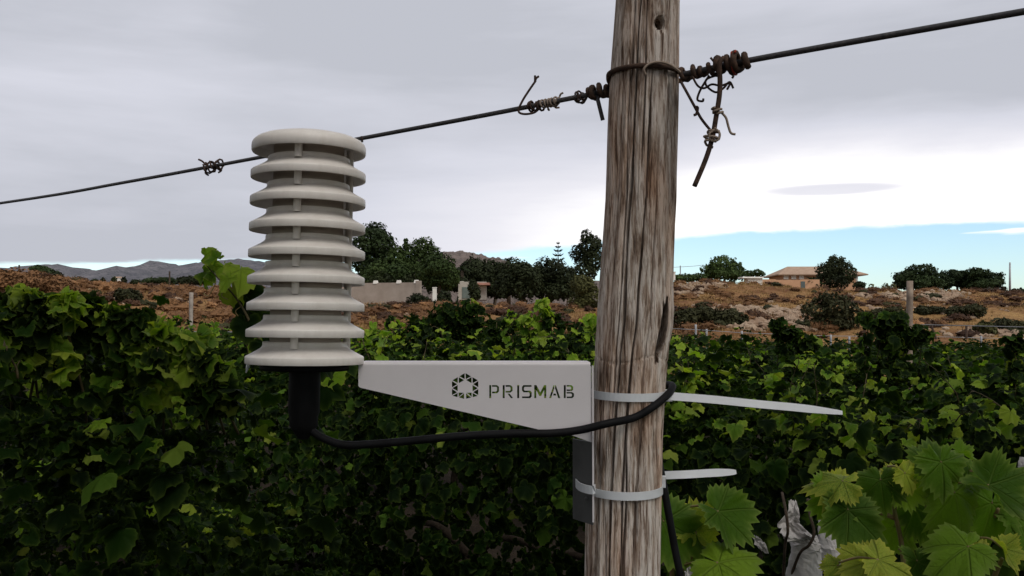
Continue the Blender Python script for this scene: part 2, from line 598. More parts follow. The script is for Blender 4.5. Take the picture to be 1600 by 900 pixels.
M_GLASS = simple('dark_window_glass', (0.02, 0.025, 0.03), (0.03, 0.035, 0.04), 3, 0.1, 0.6)
M_SHUT = simple('grey_green_shutter', (0.10, 0.13, 0.12), (0.14, 0.17, 0.155), 3, 0.6)
M_REDROOF = simple('red_roof', (0.24, 0.11, 0.08), (0.30, 0.15, 0.11), 3, 0.85)
M_GREY = simple('galvanised_grey', (0.22, 0.22, 0.23), (0.33, 0.33, 0.34), 5, 0.6)

# ------------------------------------------------------------------ terrain
RIDGE_PX = np.array([-900, 0, 60, 110, 160, 300, 450, 545, 600, 700, 800, 930, 1040, 1090, 1200, 1300, 1400, 1500, 1560, 1650, 2600], float)
RIDGE_Y = np.array([432, 435, 432, 437, 447, 452, 454, 476, 478, 474, 478, 478, 446, 441, 447, 455, 457, 455, 458, 466, 466], float)
RIDGE_D = np.array([55, 52, 50, 52, 58, 60, 60, 58, 58, 60, 62, 66, 74, 75, 78, 78, 78, 78, 78, 80, 80], float)


def ground_h(x, y):
    x, y = np.asarray(x, float), np.asarray(y, float)
    ys = np.maximum(y, 1.0)
    px = 800 + FPX * x / ys
    rd = np.interp(px, RIDGE_PX, RIDGE_D)
    ry = np.interp(px, RIDGE_PX, RIDGE_Y)
    rh = EYE + (HOR - ry) * rd / FPX
    y0 = np.interp(px, [0, 560, 930, 1060, 1600], [24, 26, 26, 27, 27])
    t = np.clip((ys - y0) / (rd - y0), 0, 1)
    right = np.clip((px - 980) / 120, 0, 1)
    # cut bank, terraces and gentle top on the right; a plain slope on the left
    tr = np.interp(t, [0, 0.10, 0.20, 0.34, 0.42, 0.62, 0.72, 0.92, 1], [0, 0.10, 0.34, 0.42, 0.58, 0.68, 0.86, 0.97, 1])
    tl = np.interp(t, [0, 0.15, 0.6, 1], [0, 0.2, 0.72, 1])
    s = tl * (1 - right) + tr * right
    h = rh * s
    amp = np.clip(t * 4, 0, 1) * np.clip((ys - y0) / 6, 0, 1)
    h = h + amp * ((fbm(x * 0.16 + 50, ys * 0.16 + 9, 3) - 0.5) * 0.9 + (fbm(x * 0.7, ys * 0.7, 5) - 0.5) * 0.5) * (1 - 0.85 * t)
    # plateau behind the crest keeps just under the line of sight, then levels
    yy = np.clip(ys, rd, 132)
    hp = EYE + (HOR - ry - 2.0) * yy / FPX
    h = np.where(ys > rd, hp, h)
    far = np.clip((ys - 150) / 400, 0, 1)
    h = h * (1 - 0.9 * far)
    h = np.where(y < 20, 0.02 * (fbm(x * 0.8, y * 0.8, 11) - 0.5), h)
    return h


def gh(x, y):
    return float(ground_h(np.array([x]), np.array([y]))[0])


def G(px, y):
    """ground point under column px at depth y"""
    x = (px - 800) / FPX * y
    return Vector((x, y, gh(x, y)))


def depth_at(px, py):
    """depth at which the slope is seen at the pixel"""
    y = np.arange(27.0, 90.0, 0.25)
    z = ground_h((px - 800) / FPX * y, y)
    row = HOR - (z - EYE) * FPX / y
    hit = np.nonzero(row <= py)[0]
    return float(y[hit[0]]) if len(hit) else float(np.interp(px, RIDGE_PX, RIDGE_D))


def build_ground():
    az = np.concatenate([np.linspace(-math.pi, -R(36), 40, endpoint=False), np.linspace(-R(36), R(36), 420, endpoint=False), np.linspace(R(36), math.pi, 40, endpoint=False)])
    rr = np.concatenate([np.linspace(0.4, 22, 18, endpoint=False), np.linspace(22, 90, 170, endpoint=False), np.geomspace(90, 14000, 60)])
    A, Q = np.meshgrid(az, rr)
    X, Y = Q * np.sin(A), Q * np.cos(A)
    Z = ground_h(X, Y)
    Z[Y < 18] = (0.02 * (fbm(X * 0.8, Y * 0.8, 11) - 0.5))[Y < 18]
    n, k = len(az), len(rr)
    vs = np.stack([X, Y, Z], -1).reshape(-1, 3)
    fs = []
    for i in range(k - 1):
        for j in range(n):
            a, b = i * n + j, i * n + (j + 1) % n
            fs.append((a, b, b + n, a + n))
    vs = np.vstack([vs, [[0, 0, 0]]])
    for j in range(n):
        fs.append((k * n, (j + 1) % n, j))
    fs = [tuple(reversed(f)) for f in fs]
    me = bpy.data.meshes.new('ground')
    me.from_pydata(vs.tolist(), [], fs)
    me.materials.append(M_GROUND)
    me.polygons.foreach_set('use_smooth', [True] * len(me.polygons))
    o = link_mesh('ground', me)
    tag(o, 'brown dry ground running from the vineyard up the scrubby slopes', 'ground', kind='structure')


build_ground()


def ridge(name, pxs, ys, dist, depth, mat, label, rough, seed):
    """a range of hills: crest through the given skyline, falling off to both sides"""
    pxs, ys = np.array(pxs, float), np.array(ys, float)
    n, k = 260, 26
    p = np.linspace(pxs[0], pxs[-1], n)
    crest = EYE + (HOR - np.interp(p, pxs, ys)) * dist / FPX
    T = np.linspace(-1, 1, k)
    PX, TT = np.meshgrid(p, T)
    Y = dist + TT * depth
    X = (PX - 800) / FPX * dist
    prof = 1 - np.abs(TT) ** 1.15
    H = np.maximum(crest[None, :], 0) * prof
    nz = fbm(X / dist * 40 * rough, Y / depth * 4 * rough, seed, 5) - 0.5
    H = H + nz * crest.max() * 0.34 * np.clip(1 - prof, 0, 1) * 1.4 * np.clip(prof * 3, 0, 1)
    H = H + (fbm(X / dist * 190, Y / depth * 16, seed + 9, 4) - 0.5) * crest.max() * 0.075
    vs = np.stack([X, Y, H - 2], -1).reshape(-1, 3)
    fs = []
    for i in range(k - 1):
        for j in range(n - 1):
            a = i * n + j
            fs.append((a, a + 1, a + 1 + n, a + n))
    me = bpy.data.meshes.new(name)
    me.from_pydata(vs.tolist(), [], fs)
    me.materials.append(mat)
    me.polygons.foreach_set('use_smooth', [True] * len(me.polygons))
    o = link_mesh(name, me)
    tag(o, label, 'hills', kind='structure')


M_MTN = hill_material('far_mountain_scrub', (0.075, 0.075, 0.088), (0.145, 0.138, 0.148), (0.045, 0.052, 0.055), 0.006)
M_HILL = hill_material('near_hill_scrub', (0.10, 0.078, 0.072), (0.17, 0.135, 0.12), (0.045, 0.045, 0.036), 0.02)
ridge('mountain_range', [-700, -300, -60, 20, 60, 100, 140, 160, 185, 220, 236, 248, 258, 275, 300, 340, 370, 400, 430, 520, 640, 760, 980],
      [450, 430, 426, 415, 412, 412, 419, 422, 414, 416, 409, 405, 407, 412, 411, 405, 402, 404, 411, 421, 430, 440, 455], 4200, 1400, M_MTN,
      'grey rocky mountain range along the horizon on the left', 1.0, 21)
ridge('scrub_hill', [540, 600, 650, 690, 705, 725, 740, 760, 780, 805, 860, 960, 1080], [452, 420, 400, 391, 389, 390, 391, 396, 401, 408, 424, 440, 460], 1500, 420, M_HILL,
      'rounded brown hill behind the farm trees', 1.2, 33)


# ------------------------------------------------------------------ leaves of the vines
def leaf_outline(n, teeth):
    ctrl = [(-180, 0.10), (-168, 0.40), (-150, 0.52), (-125, 0.56), (-104, 0.66), (-84, 0.58), (-70, 0.66), (-50, 0.86), (-36, 0.80), (-26, 0.70), (-14, 0.84), (0, 1.0),
            (14, 0.84), (26, 0.70), (36, 0.80), (50, 0.86), (70, 0.66), (84, 0.58), (104, 0.66), (125, 0.56), (150, 0.52), (168, 0.40), (180, 0.10)]
    a = np.linspace(-174, 174, n)
    r = np.interp(a, [c[0] for c in ctrl], [c[1] for c in ctrl])
    if n < 45:                 # softer lobes on the smaller leaves
        r = 0.55 * r + 0.45 * np.interp(np.abs(a), [0, 50, 110, 150, 180], [0.90, 0.82, 0.66, 0.55, 0.12])
    if teeth:
        r = r * (1 + (0.085 if n > 45 else 0.035) * np.where(np.arange(n) % 2 == 0, 1, -1) * np.clip((180 - np.abs(a)) / 40, 0, 1))
    return np.radians(a), r


def leaf_template(n, rings, seed, fold, droop, ripple, teeth=True):
    """grape leaf: stalk joint at the origin, tip along +Y, upper face +Z, about 1 wide"""
    rg = np.random.default_rng(seed)
    a, r = leaf_outline(n, teeth)
    r = r * (1 + 0.06 * rg.standard_normal() + 0.05 * np.sin(a * 2 + rg.uniform(0, 6)))
    vs, ed = [(0, 0, 0)], [0.0]
    ph = rg.uniform(0, 6.28, 3)
    r = r * (1 + 0.13 * np.sin(a + ph[0]) * np.cos(2 * a + ph[1]) + 0.06 * np.sin(4 * a + ph[2]))
    for q in range(1, rings + 1):
        t = q / rings
        for i in range(n):
            x, y = math.sin(a[i]) * r[i] * t, math.cos(a[i]) * r[i] * t
            z = fold * abs(x) ** 1.2 - droop * (x * x + y * y) * 0.55
            z += ripple * t * t * (math.sin(5 * a[i] + ph[0]) + 0.6 * math.sin(9 * a[i] + ph[1]))
            z += 0.10 * fold * math.cos(a[i] * 3.6) * t
            vs.append((x, y, z))
            ed.append(t)
    fs = [(0, 1 + i + 1, 1 + i) for i in range(n - 1)]
    for q in range(rings - 1):
        b0, b1 = 1 + q * n, 1 + (q + 1) * n
        for i in range(n - 1):
            fs.append((b0 + i, b0 + i + 1, b1 + i + 1, b1 + i))
    V = np.array(vs)
    return V / 1.5, np.array([v[:2] for v in vs]), np.array(ed), fs


LO = [leaf_template(12, 1, 100 + i, f, d, rp, False) for i, (f, d, rp) in enumerate([(0.25, 0.3, 0.05), (-0.2, 0.5, 0.08), (0.1, 0.7, 0.03)])]
MID = [leaf_template(37, 2, 200 + i, f, d, rp * 1.5) for i, (f, d, rp) in enumerate([(0.35, 0.35, 0.06), (-0.25, 0.5, 0.09), (0.15, 0.8, 0.05), (0.55, 0.1, 0.08), (0.05, 0.35, 0.12), (-0.1, 0.9, 0.06)])]
HI = [leaf_template(61, 5, 300 + i, f, d, rp) for i, (f, d, rp) in enumerate([(0.45, 0.35, 0.07), (-0.35, 0.6, 0.085), (0.2, 0.9, 0.06), (0.75, 0.15, 0.07), (0.05, 0.4, 0.11)])]


def leaf_frame(nrm, tip):
    """3x3 with columns side, tip, normal"""
    n = Vector(nrm).normalized()
    t = Vector(tip) - n * Vector(tip).dot(n)
    t = t.normalized() if t.length > 1e-4 else n.orthogonal().normalized()
    s = t.cross(n)
    return Matrix((s, t, n)).transposed()


def leaf_mesh(name, tpl, mat):
    V, uv, ed, fs = tpl
    me = bpy.data.meshes.new(name)
    me.from_pydata(V.tolist(), [], fs)
    me.materials.append(mat)
    finish_leaf(me, uv, ed)
    return me


def finish_leaf(me, uv, ed):
    me.polygons.foreach_set('use_smooth', [True] * len(me.polygons))
    at = me.attributes.new('edge', 'FLOAT', 'POINT')
    at.data.foreach_set('value', np.asarray(ed, np.float32))
    ul = me.uv_layers.new(name='UVMap')
    li = np.zeros(len(me.loops), np.int32)
    me.loops.foreach_get('vertex_index', li)
    ul.data.foreach_set('uv', np.asarray(uv, np.float32)[li].ravel())


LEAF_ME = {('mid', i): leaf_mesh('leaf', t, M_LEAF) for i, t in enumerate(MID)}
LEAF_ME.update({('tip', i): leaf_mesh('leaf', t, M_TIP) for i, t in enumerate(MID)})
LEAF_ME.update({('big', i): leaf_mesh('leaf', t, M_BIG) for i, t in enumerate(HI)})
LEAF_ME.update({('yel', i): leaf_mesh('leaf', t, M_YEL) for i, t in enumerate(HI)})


def leaf_object(kind, i, pos, nrm, tip, size, parent):
    o = bpy.data.objects.new('leaf', LEAF_ME[(kind, i)])
    COL.objects.link(o)
    m = leaf_frame(nrm, tip).to_4x4()
    base = parent.matrix_basis
    o.parent = parent
    o.matrix_basis = base.inverted() @ (Matrix.Translation(Vector(pos)) @ m @ Matrix.Diagonal((size, size, size, 1)))
    return o


def leaf_batch(name, items, tpls, mat, parent=None):
    """items: (pos, normal, tip, size) -> ONE mesh of many leaves"""
    allv, alluv, alled, allf = [], [], [], []
    b = 0
    for k, (p, nrm, tip, s) in enumerate(items):
        V, uv, ed, fs = tpls[k % len(tpls)]
        M = np.array(leaf_frame(nrm, tip)) * s
        allv.append(V @ M.T + np.array(p))
        alluv.append(uv)
        alled.append(ed)
        allf += [tuple(i + b for i in f) for f in fs]
        b += len(V)
    me = bpy.data.meshes.new(name)
    me.from_pydata(np.vstack(allv).tolist(), [], allf)
    me.materials.append(mat)
    finish_leaf(me, np.vstack(alluv), np.concatenate(alled))
    o = link_mesh(name, me, parent)
    o['kind'] = 'stuff'
    return o


ROWD = Vector((-0.79, 0.613, 0)).normalized()        # direction of the rows
ROWN = Vector((0.613, 0.79, 0)).normalized()         # across the rows, away from the camera


def hedge_leaves(c, L, W, z0, z1, n, size, seed, lump=0.35):
    """leaf poses of one vine: list of (pos, normal, tip, size, exposure)"""
    rg = np.random.default_rng(seed)
    zc, hh = (z0 + z1) / 2, (z1 - z0) / 2
    a = rg.uniform(-L / 2, L / 2, n)
    ph = rg.uniform(0, 2 * math.pi, n)
    rho = rg.uniform(0.35, 1.0, n) ** 0.55
    lm = 1 - lump + 2 * lump * fbm(a * 1.9 + c[0] * 3.1 + seed, ph * 1.3 + seed * 0.37, 17, 3)
    ca, sa = np.cos(ph), np.sin(ph)
    k = rho * lm / np.maximum(np.abs(ca) ** 2.6 + np.abs(sa) ** 2.6, 1e-3) ** (1 / 2.6)
    lat, ver = k * ca * W / 2, k * sa * hh
    rn, rd_ = np.array(ROWN), np.array(ROWD)
    P_ = np.array([c[0], c[1], zc]) + a[:, None] * rd_ + lat[:, None] * rn + ver[:, None] * np.array([0, 0, 1.0])
    zz = np.array([0, 0, 1.0])
    up = 0.10 + 0.45 * rg.random(n)
    N_ = rn * (ca * 0.9)[:, None] + zz * (np.maximum(sa, -0.2) * 1.1 + up)[:, None] + rg.normal(0, 0.40, (n, 3))
    T_ = rn * (ca * 0.6)[:, None] - zz * 0.9 + rg.normal(0, 0.5, (n, 3))
    S_ = size * (0.45 + 0.80 * rg.random(n) ** 1.3)
    E_ = (-ca * 0.5 + np.maximum(sa, 0) * 0.9) * rho + 0.2 * lm
    return [(Vector(P_[i]), Vector(N_[i]), Vector(T_[i]), float(S_[i]), float(E_[i])) for i in range(n) if P_[i][2] > z0 - 0.1]


def add_shoot(bm, leaves, p0, d, ln, n, size, rg):
    pts = [Vector(p0)]
    d = Vector(d).normalized()
    for i in range(7):
        d = (d + Vector(rg.normal(0, 0.16, 3)) + Vector((0, 0, -0.03 * i))).normalized()
        pts.append(pts[-1] + d * ln / 7)
    bm.tube(pts, [0.0034 - 0.0003 * i for i in range(8)], 5)
    for i in range(n):
        t = (i + 0.7) / n
        q = pts[min(int(t * 7), 6)].lerp(pts[min(int(t * 7) + 1, 7)], t * 7 - int(t * 7)) if t < 1 else pts[-1]
        side = Vector(rg.normal(0, 1, 3)).normalized()
        pos = q + side * size * 0.4
        bm.tube([q, q.lerp(pos, 0.5) + Vector((0, 0, 0.008)), pos], 0.0014, 4)
        leaves.append((pos, Vector((0, 0, 0.8)) + side * 0.6 + Vector(rg.normal(0, 0.4, 3)), side + Vector((0, 0, -0.5)), size * (1.05 - 0.55 * t) * rg.uniform(0.8, 1.15)))


VINE_N = 0


def vine(base, L, W, z0, z1, n, n_ind, size, label, group=None, shoots=4, tpls=MID, shoot_len=(0.12, 0.34), clumps=()):
    """one grape vine: trunk, canes, single leaves where they show, the rest of its foliage as one mass"""
    global VINE_N
    VINE_N += 1
    rg = np.random.default_rng(1000 + VINE_N)
    root = empty('grape_vine', (base[0], base[1], 0), label, 'grapevine', group)
    # trunk and arms
    tb = MB()
    top = Vector((base[0], base[1], z0 + 0.25 * (z1 - z0)))
    pts = smooth_path([(base[0], base[1], -0.05), wob((base[0], base[1], 0.3 * top.z), 0.05), wob((base[0], base[1], 0.7 * top.z), 0.05), top], 5)
    tb.tube(pts, [0.045 - 0.001 * i for i in range(len(pts))], 8)
    for sgn in (-1, 1):
        e = top + ROWD * sgn * L * 0.42 + Vector((0, 0, 0.12))
        tb.tube(smooth_path([top, top.lerp(e, 0.5) + Vector((0, 0, 0.08)), e], 5), [0.026 - 0.0012 * i for i in range(11)], 6)
    tb.build('trunk', M_BARK, root, True)
    poses = hedge_leaves(base, L, W, z0, z1, n, size, 50 + VINE_N)
    poses.sort(key=lambda q: -q[4])
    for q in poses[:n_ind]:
        tipp = random.random() < (0.42 if q[0].z > z1 - 0.22 else 0.022)  # brightened leaves gather along the top, where light would fall
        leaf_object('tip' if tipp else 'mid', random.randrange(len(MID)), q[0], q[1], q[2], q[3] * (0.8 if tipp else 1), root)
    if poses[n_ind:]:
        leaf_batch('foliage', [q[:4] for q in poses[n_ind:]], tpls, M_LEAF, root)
    lv = []
    for i in range(shoots):
        cb = MB()
        s = rg.uniform(-L / 2, L / 2)
        p0 = Vector((base[0], base[1], z1 - 0.12)) + ROWD * s + ROWN * rg.uniform(-W * 0.35, W * 0.3)
        add_shoot(cb, lv, p0, (rg.normal(0, 0.35), rg.normal(0, 0.3), 1), rg.uniform(*shoot_len), 6, size * 0.95, rg)
        cb.build('shoot', M_CANE, root, True)
    for (px, py, r, k) in clumps:          # leafy heads standing up out of the row
        u = base[1] / FPX
        y = base[1] - 0.15
        c = P(px, py, y)
        cb = MB()
        cb.tube(smooth_path([Vector((c.x + rg.normal(0, 0.03), y + 0.1, min(z1 - 0.22, c.z - 0.08))), c - Vector((0, 0, r * u * 0.6)), c + Vector((0, 0, r * u * 0.5))], 5), 0.0035, 5)
        cb.build('shoot', M_CANE, root, True)
        zl = z1 - 0.12
        for i in range(int(14 + r * 1.2)):
            d = Vector(rg.normal(0, 1, 3)).normalized() * rg.uniform(0.4, 1.0)
            q = c + Vector((d.x * r * u, d.y * r * u, d.z * r * u))
            if i % 3 == 0 and zl < c.z:
                q.z = rg.uniform(zl, c.z); q.x += (q.x - c.x) * 0.4
            lv.append((q, d * 0.6 + Vector((0, 0, 0.5)) + Vector(rg.normal(0, 0.55, 3)), d * 0.5 + Vector((0, 0, -0.9)), size * rg.uniform(0.7, 1.1), k))
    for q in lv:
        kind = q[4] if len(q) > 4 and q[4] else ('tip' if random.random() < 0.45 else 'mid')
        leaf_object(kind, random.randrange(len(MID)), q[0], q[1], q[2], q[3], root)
    return root


def row_point(off, s):
    """point of the row lying off metres behind the post's row"""
    o = Vector((0.14, 1.0, 0)) + ROWN * off
    return o + ROWD * s


def at_px(off, px):
    """where the row lying off metres behind crosses picture column px"""
    k = (px - 800) / FPX
    o = row_point(off, 0)
    # o.x + d.x s = k (o.y + d.y s)
    s = (k * o.y - o.x) / (ROWD.x - k * ROWD.y)
    return o + ROWD * s


# first row behind the post: seven vines
FIRST = [
    (-120, 1.95, 'large dark grapevine behind the leafy vine at the left edge'),
    (80, 1.78, 'dark grapevine below the thin grey stake, left of the white shield'),
    (300, 1.70, 'grapevine in shadow directly behind the black tube under the shield'),
    (520, 1.66, 'dark grapevine below the slanted lower edge of the bracket'),
    (735, 1.66, 'dark grapevine whose leaves show through the cut-out lettering'),
    (960, 1.56, 'shadowy grapevine half hidden behind the big wooden post'),
    (1190, 1.46, 'grapevine with scattered yellow leaves behind the long white tie tail'),
    (1420, 1.44, 'dark grapevine above the paper bags, right of the tie tails'),
    (1660, 1.46, 'dark grapevine at the right edge behind the broad sunlit leaves'),
]
for i, (px, top, lab) in enumerate(FIRST):
    b = at_px(3.05, px)
    nxt = at_px(3.05, FIRST[min(i + 1, len(FIRST) - 1)][0])
    prv = at_px(3.05, FIRST[max(i - 1, 0)][0])
    L = max((nxt - prv).length / 2 * 1.1, 0.9) if 0 < i < len(FIRST) - 1 else 1.5
    vine(b, L, 1.25, 0.02, top, int(1700 * L / 1.3), 170, 0.092, lab, 'vines of the first row behind the post', 5)

# second row: leafy tops above the bracket and on the right
SECOND = [
    (-60, 1.62, 'second row grapevine glimpsed past the leafy vine at the left edge', ()),
    (180, 1.60, 'second row grapevine at the foot of the dry left slope', ()),
    (400, 1.62, 'second row grapevine hidden mostly by the white shield', ()),
    (600, 1.64, 'grapevine with bright curled tops just above the bracket end near the shield', ((585, 522, 16, 'tip'), (622, 512, 20, None), (650, 508, 18, 'mid'), (668, 520, 18, 'tip'))),
    (715, 1.74, 'tall bushy grapevine rising in front of the white concrete pillar', ((676, 500, 22, 'mid'), (692, 488, 24, 'mid'), (718, 484, 24, 'mid'), (738, 480, 16, 'mid'), (706, 505, 28, 'mid'), (742, 500, 22, 'mid'))),
    (850, 1.70, 'grapevine with one pale upright shoot left of the wooden post', ((850, 486, 12, 'tip'), (848, 472, 7, 'tip'), (862, 505, 18, 'mid'), (800, 505, 18, None), (828, 500, 14, 'tip'), (776, 512, 16, 'mid'), (905, 515, 16, None))),
    (990, 1.64, 'second row grapevine passing behind the thick wooden post', ((925, 500, 10, 'tip'),)),
    (1110, 1.54, 'grapevine below the first two small white stakes', ()),
    (1225, 1.54, 'vine with an arching shoot in front of the cut rock bank', ((1217, 508, 11, 'mid'), (1230, 518, 14, 'mid'), (1246, 528, 16, 'mid'), (1262, 540, 16, 'mid'))),
    (1370, 1.54, 'vine climbing beside the distant grey post on the right', ((1356, 500, 11, 'mid'), (1380, 504, 16, 'mid'), (1400, 500, 18, 'mid'), (1392, 522, 22, 'mid'), (1416, 518, 22, 'mid'), (1440, 520, 12, 'mid'))),
    (1510, 1.46, 'second row grapevine below the leaning dark struts', ()),
    (1640, 1.50, 'second row grapevine cut by the right picture edge', ((1586, 534, 12, 'mid'),)),
]
for i, (px, top, lab, cl) in enumerate(SECOND):
    b = at_px(6.0, px)
    vine(b, 1.9, 1.3, 0.3, top, 1000, 60 if cl else 34, 0.10, lab, 'vines of the second row', 3, LO if px > 1000 else MID, (0.10, 0.26), cl)


# further rows read as one mass of canopy
def far_rows():
    items = []
    for q, off in enumerate((8.7, 11.3, 13.9, 16.6, 19.4)):
        a, b = at_px(off, -60), at_px(off, 1660)
        ln = (a - b).length
        n = int(ln * 240)
        k = max(int(ln / 1.6), 1)
        for i in range(k):
            c = b.lerp(a, (i + 0.5) / k)
            if c.y > 26: continue
            left = c.x / c.y < -0.1
            top = 1.52 + 0.12 * random.random() - (0.10 if c.x / c.y > 0.2 else 0)
            ps = hedge_leaves(c, 1.9, 1.5, 0.7, top, int(n / k), 0.115, 900 + q * 60 + i)
            items += [p[:4] for p in ps]
            rg = np.random.default_rng(5000 + q * 100 + i)
            dummy, lv = MB(), []
            for s in range(3):
                p0 = c + ROWD * rg.uniform(-0.8, 0.8) + Vector((0, 0, top - 0.1))
                add_shoot(dummy, lv, p0, (rg.normal(0, 0.4), rg.normal(0, 0.3), 1), rg.uniform(0.12, 0.35), 6, 0.10, rg)
            items += lv
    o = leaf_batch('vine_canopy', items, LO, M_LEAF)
    tag(o, 'dense green canopy of the farther vine rows reaching to the slope', 'vines', kind='stuff')


far_rows()


def alley_rows():  # rows out of view, added to darken the vines in view
    items = []
    for k, (off, s0, s1) in enumerate(((-3.2, -6, 6), (0.25, -5.0, -1.0))):
        n = int((s1 - s0) / 1.2)
        for i in range(n):
            c = row_point(off, s0 + (s1 - s0) * (i + 0.5) / n)
            items += [q[:4] for q in hedge_leaves(c, 1.5, 0.9, 0.05, 1.6, 330, 0.12, 2000 + k * 50 + i)]
    o = leaf_batch('shade_vine_hedge', items, LO, M_LEAF)
    tag(o, 'unseen leafy vine rows on the near side of the alley, added for shade', 'vines', kind='stuff')


alley_rows()

# leafy vine at the left edge, in the post's own row
for (px, y, top, L, W, n, lab, cl) in (
        (-20, 2.35, 1.75, 0.9, 0.8, 1200, 'leafy grapevine at the left edge with pale curled tips against the slope', ((18, 482, 20, 'mid'), (40, 468, 16, 'tip'), (72, 482, 22, 'mid'), (96, 472, 14, 'tip'), (8, 520, 30, None))),
        (200, 2.45, 1.68, 0.85, 0.8, 1100, 'grapevine with bright curled leaves left of the shield, below the grey stake', ((132, 486, 20, 'mid'), (172, 494, 18, None), (214, 502, 20, 'mid'), (252, 522, 18, 'tip'), (290, 540, 22, 'tip'), (232, 545, 22, 'tip'), (322, 566, 20, None), (345, 604, 20, 'mid'), (318, 612, 22, 'mid')))):
    x = (px - 800) / FPX * y
    vine((x, y, 0), L, W, 0.0, top, n, 220, 0.078, lab, 'near vines of the left row', 4, MID, (0.05, 0.11), cl)


for (px, y, top, L, lab) in ((20, 3.5, 1.25, 1.5, 'low shaded grapevine in the dark lower left corner'), (250, 3.7, 1.15, 1.6, 'low shaded grapevine below the bright curled leaves, left of the black stem')):
    vine(((px - 800) / FPX * y, y, 0), L, 0.8, -0.1, top, 1300, 90, 0.085, lab, 'near vines of the left row', 0, MID)


# tall green shoot beside the shield
def tall_shoot():
    y = 2.05
    root = empty('grape_vine', P(395, 900, y) * 1.0, 'tall bright green vine shoot rising beside the left edge of the white shield', 'grapevine')
    root.location.z = 0
    b = MB()
    main = smooth_path([P(470, 690, y + 0.9), P(474, 650, y + 0.4), P(470, 600, y + 0.1), P(420, 550, y), P(396, 515, y), P(384, 490, y), P(366, 462, y), P(340, 434, y), P(322, 414, y)], 6)
    b.tube(main, [0.006 - 0.0001 * i for i in range(len(main))], 6)
    b.build('cane', M_CANE, root, True)
    rg = np.random.default_rng(77)
    for px, py, s, k in ((322, 408, 34, 'tip'), (340, 412, 30, 'tip'), (352, 428, 34, 'tip'), (330, 432, 44, 'tip'), (318, 436, 36, 'tip'), (358, 446, 34, 'tip'), (376, 434, 44, 'tip'), (386, 450, 40, 'mid'),
                         (364, 466, 40, 'mid'), (394, 470, 46, 'mid'), (380, 492, 40, 'mid'), (400, 506, 44, 'mid'), (384, 520, 46, 'mid'), (404, 540, 40, 'tip'), (412, 548, 40, 'mid'), (520, 600, 40, 'tip'), (512, 622, 44, 'mid'), (500, 580, 36, 'mid')):
        p = P(px, py - s * 0.3, y + rg.uniform(-0.06, 0.06))
        leaf_object(k, int(rg.integers(0, 6)), p, Vector((rg.normal(0, 0.5), -0.7, 0.5 + rg.normal(0, 0.3))), Vector((rg.normal(0, 0.5), 0, -1)), s * y / FPX * 1.15, root)
    # tendrils curling off the cane
    t = MB()
    for (a, c, d) in (((352, 452), (346, 462), (356, 468)), ((338, 440), (326, 462), (318, 458)), ((378, 478), (368, 486), (372, 494))):
        t.tube(smooth_path([P(*a, y), P(*c, y), P(*d, y)], 6), 0.0012, 5)
    t.build('tendril', M_GCANE, root, True)


tall_shoot()


